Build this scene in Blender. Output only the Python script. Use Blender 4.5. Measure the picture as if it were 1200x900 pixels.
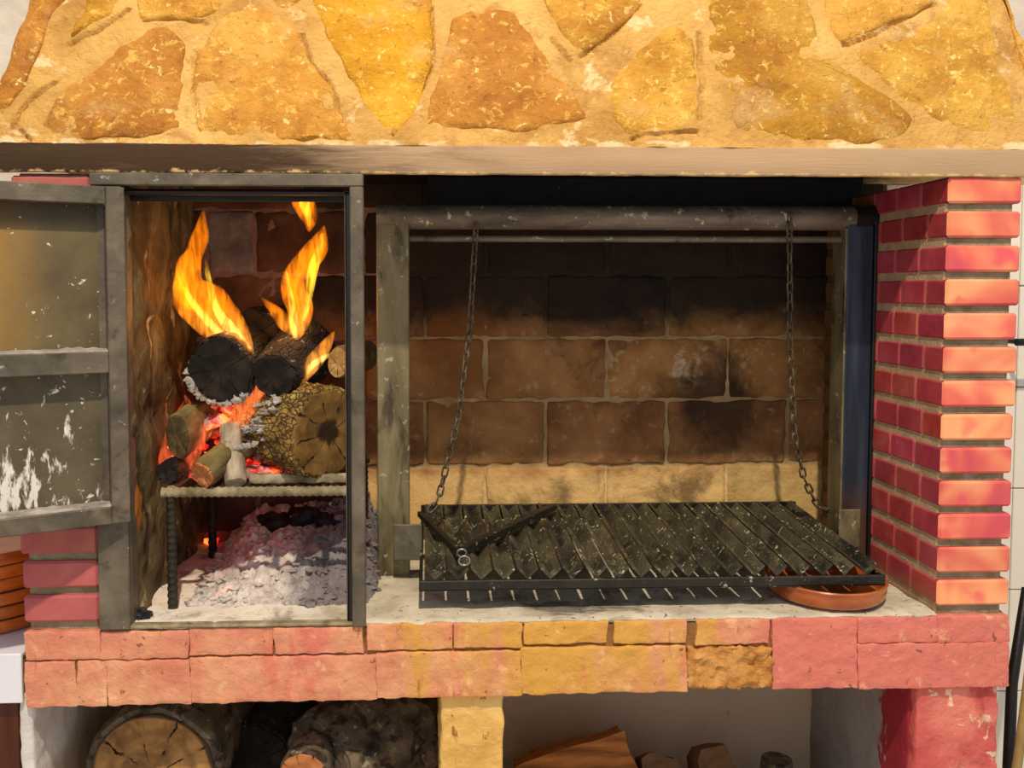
import bpy, bmesh, math, random
from mathutils import Vector, Matrix, noise

random.seed(7)
scene = bpy.context.scene
for _o in list(bpy.data.objects):
    bpy.data.objects.remove(_o)
col = scene.collection

# ------------------------------------------------------------------ camera
FPX, YAW, PITCH = 1000.0, math.radians(2.2), math.radians(2.9)
CAM = Vector((0.0, -1.41, 1.325))
CX = 503 + FPX * math.tan(YAW) / math.cos(PITCH)
CY = 342 + FPX * math.tan(PITCH)
FW = Vector((math.sin(YAW) * math.cos(PITCH), math.cos(YAW) * math.cos(PITCH), -math.sin(PITCH)))
RT = Vector((math.cos(YAW), -math.sin(YAW), 0))
UP = RT.cross(FW)
cd = bpy.data.cameras.new('camera')
cam = bpy.data.objects.new('camera', cd)
col.objects.link(cam)
cam.location = CAM
cam.rotation_euler = Matrix((RT, UP, -FW)).transposed().to_euler()
cd.sensor_fit = 'HORIZONTAL'
cd.sensor_width = 36.0
cd.lens = FPX / 1200 * 36.0
cd.shift_x = (600 - CX) / 1200
cd.shift_y = -(450 - CY) / 1200
cd.clip_start = 0.02
scene.camera = cam

# ------------------------------------------------------------------ room light
world = bpy.data.worlds.new('room')
scene.world = world
world.use_nodes = True
world.node_tree.nodes['Background'].inputs[0].default_value = (0.92, 0.93, 1.0, 1)
world.node_tree.nodes['Background'].inputs[1].default_value = 0.70

LAMP = Vector((0.05, -2.05, 4.10))
ld = bpy.data.lights.new('ceiling_lamp_light', 'POINT')
ld.energy = 590
ld.color = (1.0, 0.84, 0.62)
ld.shadow_soft_size = 0.05
lo = bpy.data.objects.new('ceiling_lamp_light', ld)
lo.location = LAMP
col.objects.link(lo)

vs = scene.view_settings
vs.view_transform = 'Standard'
vs.look = 'None'
vs.exposure = 0.0
vs.gamma = 1.0
vs.use_curve_mapping = False


# ------------------------------------------------------------------ measuring helpers
def ray(px, py):
    return FW + RT * ((px - CX) / FPX) + UP * ((CY - py) / FPX)


def P(px, py, Y):          # point on the vertical plane at depth Y
    d = ray(px, py)
    return CAM + d * ((Y - CAM.y) / d.y)


def PX(px, Y, py=450):
    return P(px, py, Y).x


def PZ(py, Y, px=600):
    return P(px, py, Y).z


def on_plane(px, py, o, n):
    d = ray(px, py)
    return CAM + d * ((o - CAM).dot(n) / d.dot(n))


# ------------------------------------------------------------------ materials
def lin(c):
    out = []
    for v in c[:3]:
        v = v / 255.0
        out.append(v / 12.92 if v <= 0.04045 else ((v + 0.055) / 1.055) ** 2.4)
    return (*out, 1.0)


class NT:
    def __init__(s, name):
        s.m = bpy.data.materials.new(name)
        s.m.use_nodes = True
        s.t = s.m.node_tree
        s.t.nodes.clear()
        s.out = s.n('ShaderNodeOutputMaterial')

    def n(s, typ, **kw):
        x = s.t.nodes.new(typ)
        for k, v in kw.items():
            setattr(x, k, v)
        return x

    def l(s, a, b):
        s.t.links.new(a, b)

    def val(s, sock, v):
        if isinstance(v, bpy.types.NodeSocket):
            s.l(v, sock)
        else:
            sock.default_value = v

    def math(s, op, a, b=0.0, c=None, clamp=False):
        x = s.n('ShaderNodeMath', operation=op, use_clamp=clamp)
        s.val(x.inputs[0], a)
        s.val(x.inputs[1], b)
        if c is not None:
            s.val(x.inputs[2], c)
        return x.outputs[0]

    def pos(s, local=False):
        if local:
            return s.n('ShaderNodeTexCoord').outputs['Object']
        return s.n('ShaderNodeNewGeometry').outputs['Position']

    def mapped(s, vec, stretch, off=(0, 0, 0)):
        x = s.n('ShaderNodeMapping')
        s.l(vec, x.inputs['Vector'])
        x.inputs['Scale'].default_value = stretch
        x.inputs['Location'].default_value = off
        return x.outputs[0]

    def noise(s, vec, scale, detail=5, rough=0.6, distort=0.0):
        x = s.n('ShaderNodeTexNoise')
        s.l(vec, x.inputs['Vector'])
        x.inputs['Scale'].default_value = scale
        x.inputs['Detail'].default_value = detail
        x.inputs['Roughness'].default_value = rough
        x.inputs['Distortion'].default_value = distort
        return x.outputs['Fac']

    def smooth(s, v, lo, hi):
        x = s.n('ShaderNodeMapRange', interpolation_type='SMOOTHSTEP')
        s.val(x.inputs['Value'], v)
        x.inputs['From Min'].default_value = lo
        x.inputs['From Max'].default_value = hi
        return x.outputs[0]

    def linear(s, v, lo, hi):
        x = s.n('ShaderNodeMapRange', clamp=True)
        s.val(x.inputs['Value'], v)
        x.inputs['From Min'].default_value = lo
        x.inputs['From Max'].default_value = hi
        return x.outputs[0]

    def ramp(s, fac, stops):
        x = s.n('ShaderNodeValToRGB')
        s.l(fac, x.inputs[0])
        e = x.color_ramp.elements
        while len(e) < len(stops):
            e.new(0.5)
        for i, (p, c) in enumerate(stops):
            e[i].position = p
            e[i].color = lin(c)
        return x.outputs[0]

    def mix(s, fac, a, b, mode='MIX'):
        x = s.n('ShaderNodeMix', data_type='RGBA', blend_type=mode)
        s.val(x.inputs[0], fac)
        for i, v in ((6, a), (7, b)):
            if isinstance(v, bpy.types.NodeSocket):
                s.l(v, x.inputs[i])
            else:
                x.inputs[i].default_value = lin(v)
        return x.outputs[2]

    def axis(s, vec, i):
        x = s.n('ShaderNodeSeparateXYZ')
        s.l(vec, x.inputs[0])
        return x.outputs[i]


MATS = {}


def pm(name, cols, scale=8, detail=6, distort=0.3, stretch=(1, 1, 1), rough=0.85, metal=0.0, spec=0.3,
       bump=0.3, bscale=60, bstretch=None, layers=(), rnd=0.0, local=False, contrast=(0.3, 0.7), hue=0.0,
       emit=None, bump2=None, coat=0.0, vor=None):
    """procedural surface: noise ramp, stain and painted-light layers, relief"""
    t = NT(name)
    vec = t.pos(local)
    info = t.n('ShaderNodeObjectInfo').outputs['Random']
    if rnd or hue:
        sh = t.n('ShaderNodeVectorMath', operation='ADD')
        t.l(vec, sh.inputs[0])
        cb = t.n('ShaderNodeCombineXYZ')
        t.l(t.math('MULTIPLY', info, 13.0), cb.inputs[0])
        t.l(t.math('MULTIPLY', info, 7.0), cb.inputs[1])
        t.l(cb.outputs[0], sh.inputs[1])
        pvec = sh.outputs[0]
    else:
        pvec = vec
    nz = t.noise(t.mapped(pvec, stretch), scale, detail, 0.6, distort)
    k = len(cols)
    stops = [(contrast[0] + (contrast[1] - contrast[0]) * i / max(1, k - 1), c) for i, c in enumerate(cols)]
    c = t.ramp(nz, stops)
    for i, L in enumerate(layers):
        ln = t.noise(t.mapped(vec, L.get('stretch', (1, 1, 1)), (3.1 * i + 1, 1.7 * i, 0.9 * i)), L.get('scale', 10),
                     L.get('detail', 6), 0.65, L.get('distort', 0.4))
        if 'grad' in L:
            ax, a, b = L['grad']
            g = t.linear(t.axis(vec, ax), a, b)
            ln = t.math('ADD', g, t.math('MULTIPLY', t.math('SUBTRACT', ln, 0.5), L.get('amp', 0.8)))
        if 'ball' in L:
            ctr, r = L['ball']
            d = t.n('ShaderNodeVectorMath', operation='DISTANCE')
            t.l(vec, d.inputs[0])
            d.inputs[1].default_value = ctr
            g = t.linear(d.outputs['Value'], r, 0.0)
            ln = t.math('ADD', g, t.math('MULTIPLY', t.math('SUBTRACT', ln, 0.5), L.get('amp', 0.8)))
        mk = t.smooth(ln, L.get('lo', 0.5), L.get('hi', 0.6))
        if L.get('a', 1) != 1:
            mk = t.math('MULTIPLY', mk, L['a'])
        c = t.mix(mk, c, L['col'])
    if rnd:
        hv = t.n('ShaderNodeHueSaturation')
        t.l(c, hv.inputs['Color'])
        t.l(t.math('ADD', t.math('MULTIPLY', info, rnd), 1 - rnd * 0.5), hv.inputs['Value'])
        if hue:
            i2 = t.math('FRACT', t.math('MULTIPLY', info, 7.31))
            t.l(t.math('ADD', t.math('MULTIPLY', i2, hue), 0.5 - hue * 0.5), hv.inputs['Hue'])
        c = hv.outputs[0]
    vm = None
    if vor:
        vn = t.n('ShaderNodeTexVoronoi', feature='DISTANCE_TO_EDGE')
        wob = t.n('ShaderNodeVectorMath', operation='ADD')
        nn = t.n('ShaderNodeTexNoise')
        t.l(pvec, nn.inputs['Vector'])
        nn.inputs['Scale'].default_value = vor[0] * 0.9
        sc_ = t.n('ShaderNodeVectorMath', operation='SCALE')
        t.l(nn.outputs['Color'], sc_.inputs[0])
        sc_.inputs['Scale'].default_value = 0.9 / vor[0]
        t.l(t.mapped(pvec, vor[3]), wob.inputs[0])
        t.l(sc_.outputs[0], wob.inputs[1])
        t.l(wob.outputs[0], vn.inputs['Vector'])
        vn.inputs['Scale'].default_value = vor[0]
        vm = t.smooth(vn.outputs['Distance'], vor[2], 0.0)
        c = t.mix(t.math('MULTIPLY', vm, 0.7), c, vor[1])
    b = t.n('ShaderNodeBsdfPrincipled')
    t.l(c, b.inputs['Base Color'])
    b.inputs['Roughness'].default_value = rough
    b.inputs['Metallic'].default_value = metal
    b.inputs['Specular IOR Level'].default_value = spec
    if coat:
        b.inputs['Coat Weight'].default_value = coat
        b.inputs['Coat Roughness'].default_value = 0.12
    if emit:
        en = t.noise(t.mapped(pvec, (1, 1, 1), (5, 5, 5)), emit['scale'], 4, 0.6, 0.5)
        mk = t.smooth(en, emit['lo'], emit['hi'])
        t.l(t.ramp(mk, emit['stops']), b.inputs['Emission Color'])
        t.l(t.math('MULTIPLY', mk, emit['power']), b.inputs['Emission Strength'])
    if bump:
        bn = t.noise(t.mapped(pvec, bstretch or stretch), bscale, 8, 0.65, 0.2)
        h = bn
        if bump2:
            b2 = t.noise(t.mapped(pvec, bstretch or stretch), bump2[0], 3, 0.5, 0.3)
            h = t.math('ADD', bn, t.math('MULTIPLY', b2, bump2[1]))
        if vm is not None:
            h = t.math('SUBTRACT', h, t.math('MULTIPLY', vm, 1.2))
        bp = t.n('ShaderNodeBump')
        bp.inputs['Strength'].default_value = bump
        bp.inputs['Distance'].default_value = 0.006
        t.l(h, bp.inputs['Height'])
        t.l(bp.outputs[0], b.inputs['Normal'])
    t.l(b.outputs[0], t.out.inputs['Surface'])
    MATS[name] = t.m
    return t.m


pm('mortar_cream', [(176, 130, 62), (206, 160, 86), (222, 180, 106)], scale=6, bump=1.0, bscale=120, bump2=(40, 1.0),
   layers=[dict(col=(160, 108, 48), scale=11, lo=0.52, hi=0.68, a=0.6), dict(col=(238, 214, 164), scale=18, lo=0.58, hi=0.68, a=0.7),
           dict(col=(150, 96, 50), scale=60, lo=0.63, hi=0.68, a=0.5), dict(col=(246, 226, 184), scale=12, grad=(2, 1.60, 1.57), amp=1.6, lo=0.95, hi=1.15, a=0.6)])
STONE_LAYERS = [dict(col=(150, 88, 26), scale=9, lo=0.48, hi=0.70, a=0.6),
                dict(col=(206, 172, 120), scale=7, lo=0.54, hi=0.70, a=0.5),
                dict(col=(244, 208, 104), scale=60, lo=0.55, hi=0.66, distort=0.6, a=0.5),
                dict(col=(252, 228, 150), scale=48, lo=0.62, hi=0.68, distort=0.5, a=0.7),
                dict(col=(112, 62, 18), scale=80, lo=0.60, hi=0.67, a=0.5)]
pm('stone_ochre', [(172, 114, 38), (202, 148, 58), (216, 168, 82)], scale=9, bump=1.0, bscale=120, bump2=(36, 1.2), rnd=0.12, hue=0.012, layers=STONE_LAYERS)
pm('stone_yellow', [(188, 128, 20), (212, 156, 34), (226, 178, 64)], scale=9, bump=1.0, bscale=120, bump2=(36, 1.2), layers=STONE_LAYERS)
pm('stone_orange', [(156, 96, 34), (186, 126, 48), (204, 150, 72)], scale=11, bump=1.0, bscale=120, bump2=(36, 1.2), rnd=0.1, layers=STONE_LAYERS)
pm('stone_olive', [(156, 108, 30), (188, 136, 42), (206, 162, 78)], scale=8, bump=1.0, bscale=120, bump2=(36, 1.2), rnd=0.1, layers=STONE_LAYERS)

pm('beam', [(158, 130, 100), (182, 154, 122)], scale=5, stretch=(0.3, 2, 2), bump=0.25, bscale=120, bstretch=(0.15, 3, 3),
   layers=[dict(col=(62, 44, 26), scale=9, stretch=(0.6, 3, 6), grad=(0, 0.35, -0.35), amp=1.0, lo=0.35, hi=0.95),
           dict(col=(212, 178, 120), scale=40, grad=(2, 1.54, 1.515), amp=1.3, lo=0.75, hi=0.95)])
pm('brick_front_lit', [(198, 80, 86), (216, 112, 92), (230, 150, 108), (234, 170, 120)], scale=8, distort=0.4, detail=2, bump=0.12, bscale=90, rnd=0.14, hue=0.015,
   contrast=(0.34, 0.68), layers=[dict(col=(214, 70, 92), scale=14, lo=0.56, hi=0.72, a=0.6, detail=2)])  # paler than the brick sides: lamplight on the front painted in
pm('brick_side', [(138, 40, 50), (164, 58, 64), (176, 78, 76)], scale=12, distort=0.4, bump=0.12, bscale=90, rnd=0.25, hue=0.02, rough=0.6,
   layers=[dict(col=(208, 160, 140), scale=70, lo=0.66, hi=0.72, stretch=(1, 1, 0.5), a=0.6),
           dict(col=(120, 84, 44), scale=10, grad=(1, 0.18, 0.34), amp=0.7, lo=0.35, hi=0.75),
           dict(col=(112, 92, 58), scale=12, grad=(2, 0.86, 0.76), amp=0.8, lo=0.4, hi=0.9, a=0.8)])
pm('brick_left', [(154, 78, 82), (174, 94, 90), (190, 114, 102)], scale=9, distort=0.6, bump=0.12, bscale=90, rnd=0.12, hue=0.015)
pm('mortar_grey', [(122, 110, 84), (150, 138, 108), (170, 158, 130)], scale=30, bump=0.8, bscale=160)
pm('mortar_side', [(160, 130, 98), (196, 168, 132)], scale=30, bump=0.6, bscale=160,
   layers=[dict(col=(96, 74, 42), scale=10, grad=(1, 0.15, 0.34), amp=0.7, lo=0.35, hi=0.75)])
SLAB_LAYERS = [dict(col=(204, 116, 102), scale=6, lo=0.46, hi=0.66, a=0.55, stretch=(1, 1, 0.6)),
               dict(col=(208, 158, 66), scale=10, ball=((0.24, 0.0, 0.73), 0.55), amp=2.6, lo=0.30, hi=0.95, a=0.9, stretch=(1.3, 1, 0.35)),
               dict(col=(210, 104, 96), scale=11, stretch=(1.2, 1, 0.5), lo=0.54, hi=0.70, a=0.6),
               dict(col=(210, 112, 104), scale=8, grad=(0, 0.48, 0.62), amp=0.9, lo=0.4, hi=0.8, a=0.8),
               dict(col=(242, 198, 150), scale=26, lo=0.58, hi=0.68, a=0.45),
               dict(col=(150, 84, 24), scale=24, stretch=(2.2, 1, 0.35), lo=0.62, hi=0.70, a=0.6),
               dict(col=(96, 52, 30), scale=60, lo=0.64, hi=0.69, a=0.7)]
pm('slab_brick', [(200, 128, 98), (216, 150, 114), (228, 172, 134)], scale=12, bump=0.7, bscale=70, bump2=(26, 0.8), layers=SLAB_LAYERS)
pm('slab_mortar', [(120, 84, 50), (160, 116, 66)], scale=30, bump=0.6, bscale=120)
pm('crumbled_brick', [(140, 88, 40), (200, 140, 70), (220, 170, 108)], scale=26, bump=1.0, bscale=60, bump2=(28, 2))
pm('hearth', [(172, 162, 142), (204, 194, 172), (220, 212, 194)], scale=10, bump=0.5, bscale=90, bump2=(30, 0.8),
   layers=[dict(col=(228, 220, 206), scale=12, grad=(0, 0.0, -0.3), amp=1.2, lo=0.3, hi=0.9),
           dict(col=(98, 86, 68), scale=11, lo=0.52, hi=0.70, a=0.7),
           dict(col=(46, 36, 28), a=0.7, scale=7, stretch=(0.8, 2.5, 1), ball=((0.22, 0.03, 0.775), 0.30), amp=1.6, lo=0.72, hi=0.95),
           dict(col=(40, 32, 24), scale=70, lo=0.61, hi=0.66, a=0.85)])
pm('firebrick', [(112, 72, 38), (150, 104, 58), (176, 128, 78)], scale=9, bump=0.7, bscale=60, bump2=(18, 0.8), rnd=0.35, hue=0.01,
   layers=[dict(col=(214, 178, 112), scale=12, grad=(2, 0.99, 0.88), amp=0.7, lo=0.3, hi=0.8),  # lamplit foot of the back wall, painted in as paler yellow
           dict(col=(206, 178, 134), scale=40, lo=0.56, hi=0.70, a=0.4, distort=0.1),
           dict(col=(56, 36, 20), scale=8, lo=0.52, hi=0.7, a=0.7),
           dict(col=(14, 11, 11), scale=5, grad=(2, 1.12, 1.36), amp=0.9, lo=0.3, hi=0.8, a=0.94),
           dict(col=(120, 76, 34), scale=8, ball=((0.09, 0.44, 1.20), 0.2), amp=1.1, lo=0.35, hi=0.8, a=0.75),
           dict(col=(206, 186, 156), scale=30, ball=((0.575, 0.44, 1.16), 0.13), amp=2.2, lo=0.75, hi=1.15, a=0.7),
           dict(col=(200, 178, 140), scale=30, ball=((0.40, 0.44, 1.165), 0.10), amp=2.2, lo=0.8, hi=1.2, a=0.6),
           dict(col=(22, 17, 14), scale=10, ball=((0.62, 0.44, 1.09), 0.22), amp=1.2, lo=0.4, hi=0.8, a=0.75)])
pm('firebrick_red', [(52, 32, 22), (84, 54, 38), (108, 78, 60)], scale=9, bump=0.6, bscale=60, bump2=(18, 0.8), rnd=0.25,
   layers=[dict(col=(40, 24, 18), scale=8, lo=0.55, hi=0.7, a=0.6), dict(col=(170, 130, 110), scale=50, lo=0.66, hi=0.73, a=0.5)])
pm('firebrick_grey', [(66, 60, 62), (104, 96, 96), (140, 130, 126)], scale=14, bump=0.9, bscale=50, bump2=(18, 1.2),
   layers=[dict(col=(24, 20, 22), scale=10, grad=(2, 1.47, 1.55), amp=0.8, lo=0.4, hi=0.7)])
pm('firebrick_joint', [(140, 112, 70), (186, 158, 112)], scale=18, bump=0.6, bscale=90,
   layers=[dict(col=(216, 184, 128), scale=12, grad=(2, 0.99, 0.88), amp=0.7, lo=0.3, hi=0.8),  # the same lamplit band painted into the joints
           dict(col=(16, 12, 11), scale=5, grad=(2, 1.14, 1.34), amp=0.7, lo=0.3, hi=0.75, a=0.95)])
pm('firebrick_joint_red', [(104, 76, 64), (140, 110, 98)], scale=18, bump=0.6, bscale=90, layers=[dict(col=(40, 26, 20), scale=9, lo=0.52, hi=0.68, a=0.7)])
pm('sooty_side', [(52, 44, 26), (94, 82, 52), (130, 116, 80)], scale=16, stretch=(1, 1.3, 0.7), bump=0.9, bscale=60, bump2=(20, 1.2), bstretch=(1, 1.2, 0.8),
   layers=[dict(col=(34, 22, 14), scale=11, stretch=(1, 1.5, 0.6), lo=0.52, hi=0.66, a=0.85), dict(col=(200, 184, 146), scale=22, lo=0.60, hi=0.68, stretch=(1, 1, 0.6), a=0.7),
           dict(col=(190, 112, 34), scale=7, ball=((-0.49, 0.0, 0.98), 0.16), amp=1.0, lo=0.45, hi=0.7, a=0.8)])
pm('soot_black', [(8, 7, 8), (22, 20, 22)], scale=12, bump=0.4, bscale=60, rough=0.6,
   layers=[dict(col=(90, 84, 84), scale=60, lo=0.69, hi=0.73, a=0.7)])
pm('steel_frame', [(70, 64, 54), (96, 88, 74), (122, 113, 97)], scale=12, bump=0.25, bscale=90, rough=0.55, metal=0.35, spec=0.5,
   layers=[dict(col=(58, 48, 34), scale=18, lo=0.55, hi=0.7, a=0.7), dict(col=(196, 186, 166), scale=50, lo=0.66, hi=0.72, a=0.6)])
pm('steel_post', [(92, 84, 60), (124, 114, 82), (146, 136, 104)], scale=10, stretch=(2, 2, 0.5), bump=0.25, bscale=90, rough=0.5, metal=0.4, spec=0.5,
   layers=[dict(col=(44, 38, 30), scale=12, stretch=(2, 2, 0.5), lo=0.52, hi=0.68, a=0.8), dict(col=(200, 190, 160), scale=60, lo=0.61, hi=0.66, a=0.6)])
pm('steel_blue', [(36, 46, 58), (56, 70, 88), (84, 100, 120)], scale=7, stretch=(4, 4, 0.3), bump=0.1, bscale=90, rough=0.35, metal=0.6, spec=0.5,
   layers=[dict(col=(110, 74, 42), scale=8, grad=(2, 1.05, 0.82), amp=0.6, lo=0.35, hi=0.9, a=0.75)])
pm('steel_pipe', [(84, 74, 62), (118, 106, 92), (146, 134, 118)], scale=14, stretch=(0.5, 2, 2), bump=0.3, bscale=70, rough=0.5, metal=0.3, spec=0.5,
   layers=[dict(col=(22, 18, 18), scale=10, lo=0.54, hi=0.66, a=0.8), dict(col=(214, 204, 180), scale=46, lo=0.60, hi=0.66, a=0.9)])
pm('steel_dark', [(14, 14, 15), (32, 31, 31)], scale=14, bump=0.3, bscale=80, rough=0.45, metal=0.3, spec=0.5)
pm('door_panel', [(70, 60, 40), (98, 86, 58), (116, 102, 68)], scale=5, bump=0.15, bscale=60, rough=0.5, metal=0.25, spec=0.4,
   layers=[dict(col=(176, 128, 50), scale=4, grad=(0, -0.55, -0.72), amp=0.4, lo=0.2, hi=1.0, a=0.7),
           dict(col=(40, 34, 26), scale=5, grad=(2, 1.39, 1.46), amp=0.5, lo=0.4, hi=0.8, a=0.7),
           dict(col=(222, 216, 206), scale=60, lo=0.64, hi=0.67, a=0.9)])
pm('door_panel_ashy', [(60, 54, 40), (84, 76, 58), (104, 94, 72)], scale=6, bump=0.2, bscale=60, rough=0.6, metal=0.2, spec=0.4,
   layers=[dict(col=(226, 222, 214), scale=34, stretch=(1.6, 1.6, 0.5), ball=((-0.68, -0.06, 1.00), 0.26), amp=3.0, lo=0.72, hi=1.0, distort=0.2, a=0.92, detail=4),
           dict(col=(226, 222, 214), scale=60, lo=0.63, hi=0.67, a=0.9)])
pm('ash_white', [(118, 110, 102), (158, 150, 142), (196, 190, 182)], scale=30, bump=0.9, bscale=110)
pm('grill_iron', [(40, 37, 27), (72, 67, 49), (102, 95, 70)], scale=16, stretch=(1, 0.6, 1), bump=0.9, bscale=130, bump2=(40, 1.0), rough=0.6, metal=0.15, spec=0.5, rnd=0.5,
   layers=[dict(col=(20, 18, 13), scale=16, lo=0.52, hi=0.62, a=0.75, stretch=(1, 0.5, 1)), dict(col=(128, 120, 76), scale=30, lo=0.58, hi=0.66, a=0.6), dict(col=(222, 214, 190), scale=46, lo=0.61, hi=0.65, distort=2.0, a=0.9)])
pm('grill_frame_iron', [(22, 21, 17), (46, 43, 34)], scale=20, bump=0.5, bscale=80, rough=0.45, metal=0.3, spec=0.5,
   layers=[dict(col=(190, 182, 160), scale=46, lo=0.62, hi=0.66, a=0.7)])
pm('chain_steel', [(54, 46, 36), (92, 82, 66), (122, 112, 92)], scale=40, bump=0.2, bscale=120, rough=0.5, metal=0.5, spec=0.5)
pm('bright_steel', [(150, 150, 146), (190, 190, 186)], scale=40, bump=0.1, bscale=120, rough=0.3, metal=0.8, spec=0.5)
pm('rebar_ashy', [(96, 86, 62), (140, 128, 98), (176, 164, 136)], scale=26, bump=0.6, bscale=110, rough=0.8,
   layers=[dict(col=(70, 58, 38), scale=20, lo=0.56, hi=0.68, a=0.7)])
pm('rebar_dark', [(34, 30, 24), (58, 52, 42)], scale=26, bump=0.5, bscale=110, rough=0.6, metal=0.3)
pm('terracotta_glaze', [(136, 62, 18), (166, 84, 30), (184, 100, 44)], scale=14, stretch=(1, 1, 1.5), bump=0.08, bscale=60, rough=0.28, spec=0.5, coat=0.4, local=True,
   layers=[dict(col=(56, 30, 14), scale=16, grad=(2, 0.012, 0.026), amp=1.2, lo=0.75, hi=0.95, a=0.8)])
pm('terracotta_dish', [(168, 76, 14), (206, 104, 22), (222, 126, 40)], scale=12, stretch=(1, 1, 4), bump=0.06, bscale=60, rough=0.32, spec=0.5, coat=0.3, rnd=0.25)
pm('tile_white', [(214, 216, 228), (226, 228, 238)], scale=3, bump=0.03, bscale=20, rough=0.18, spec=0.5, coat=0.3,
   layers=[dict(col=(196, 40, 84), scale=60, stretch=(1, 1, 0.6), ball=((-0.672, 0.0, 0.70), 0.05), amp=1.8, lo=0.9, hi=1.1)])
pm('tile_cream', [(212, 206, 192), (226, 222, 210)], scale=3, bump=0.03, bscale=20, rough=0.25, spec=0.5)
pm('grout', [(150, 128, 96), (176, 156, 122)], scale=30, bump=0.3, bscale=90)
pm('plaster_grey', [(176, 168, 156), (196, 188, 176), (208, 200, 188)], scale=9, bump=0.4, bscale=70)
pm('plaster_store', [(186, 183, 180), (212, 209, 205), (228, 225, 220)], scale=7, bump=0.5, bscale=60, bump2=(16, 1),
   layers=[dict(col=(70, 60, 52), scale=40, lo=0.66, hi=0.72, a=0.8), dict(col=(190, 160, 116), scale=6, grad=(2, 0.56, 0.44), amp=0.5, lo=0.3, hi=0.8, a=0.7)])  # warm band low on the wall is bounced light painted in
pm('pier_yellow', [(206, 160, 82), (230, 188, 108), (238, 206, 140)], scale=9, bump=0.8, bscale=60, bump2=(20, 1.2),
   layers=[dict(col=(122, 58, 34), scale=26, stretch=(1.4, 1, 0.7), lo=0.58, hi=0.64, a=0.8)])
pm('pier_red', [(188, 80, 76), (208, 102, 94), (224, 136, 118)], scale=9, bump=0.8, bscale=60, bump2=(20, 1.2),
   layers=[dict(col=(240, 210, 176), scale=30, lo=0.57, hi=0.63, a=0.85), dict(col=(160, 44, 52), scale=8, lo=0.55, hi=0.7, a=0.6)])
pm('pier_side', [(132, 126, 122), (164, 158, 152)], scale=8, bump=0.5, bscale=60,
   layers=[dict(col=(150, 40, 52), scale=26, stretch=(1, 1.5, 0.6), grad=(1, 0.17, 0.06), amp=1.1, lo=0.45, hi=0.55)])
pm('store_floor', [(64, 54, 46), (92, 80, 68)], scale=10, bump=0.5, bscale=60)
pm('wood_cabinet', [(46, 20, 10), (74, 34, 16), (90, 46, 22)], scale=6, stretch=(6, 6, 0.6), bump=0.1, bscale=40, rough=0.4)
pm('room_floor', [(196, 182, 164), (214, 202, 186)], scale=5, bump=0.1)
BARK = dict(bump=1.0, bscale=36, bump2=(14, 1.5), local=True)
pm('bark_gold', [(66, 50, 24), (134, 106, 52), (184, 154, 88)], scale=34, stretch=(1.4, 1.4, 0.7), vor=(115, (44, 33, 16), 0.12, (1, 1, 0.55)), **BARK)
pm('bark_olive', [(56, 46, 26), (102, 88, 52), (134, 118, 76)], scale=30, stretch=(1, 1, 0.5), layers=[dict(col=(186, 176, 150), scale=34, lo=0.64, hi=0.72, a=0.7)], **BARK)
pm('bark_ashen', [(110, 96, 76), (160, 146, 124), (200, 190, 172)], scale=26, stretch=(1, 1, 0.5), layers=[dict(col=(84, 70, 48), scale=20, lo=0.56, hi=0.66, a=0.8)], **BARK)
pm('bark_dark', [(52, 45, 37), (92, 80, 65), (132, 118, 95)], scale=22, stretch=(1, 1, 0.6), layers=[dict(col=(26, 21, 17), scale=30, lo=0.50, hi=0.60, a=0.8), dict(col=(170, 158, 132), scale=50, lo=0.60, hi=0.66, a=0.7)], **BARK)
pm('charred', [(8, 7, 7), (20, 18, 18), (36, 32, 31)], scale=26, stretch=(1, 1, 0.6), rough=0.65, spec=0.4,
   layers=[dict(col=(190, 182, 174), scale=30, lo=0.60, hi=0.66, a=0.7)], vor=(60, (2, 2, 2), 0.10, (1, 1, 0.6)), **BARK)
pm('split_wood', [(96, 54, 20), (150, 92, 40), (176, 116, 58)], scale=8, stretch=(1, 8, 8), bump=0.4, bscale=30, bstretch=(1, 8, 8), local=True)
pm('split_dark', [(70, 48, 30), (110, 80, 52)], scale=10, stretch=(4, 1, 4), bump=0.5, bscale=30, local=True)
pm('charcoal', [(8, 8, 10), (24, 24, 28), (60, 60, 66)], scale=40, bump=0.8, bscale=70, rough=0.6)
pm('ash_heap', [(166, 156, 152), (204, 196, 190), (230, 224, 218)], scale=22, bump=1.0, bscale=80, bump2=(30, 1.5),
   layers=[dict(col=(104, 98, 102), scale=14, grad=(0, -0.34, -0.2), amp=1.2, lo=0.4, hi=0.9, a=0.85),
           dict(col=(196, 120, 116), scale=14, ball=((-0.40, 0.22, 0.85), 0.16), amp=1.0, lo=0.4, hi=0.9, a=0.7),
           dict(col=(30, 28, 30), scale=40, lo=0.64, hi=0.7)],
   emit=dict(scale=16, lo=0.66, hi=0.76, power=1.1, stops=[(0, (120, 10, 0)), (1, (255, 70, 30))]))
pm('ember', [(60, 30, 26), (150, 120, 116), (206, 190, 184)], scale=24, bump=0.8, bscale=60,
   emit=dict(scale=20, lo=0.40, hi=0.68, power=2.4, stops=[(0, (200, 10, 4)), (0.6, (255, 50, 24)), (1, (255, 130, 40))]))
pm('coat_black', [(12, 11, 10), (26, 24, 22)], scale=10, bump=0.2, rough=0.4)
pm('pole_wood', [(120, 100, 58), (160, 138, 84)], scale=10, stretch=(4, 4, 0.4), bump=0.3)


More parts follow.
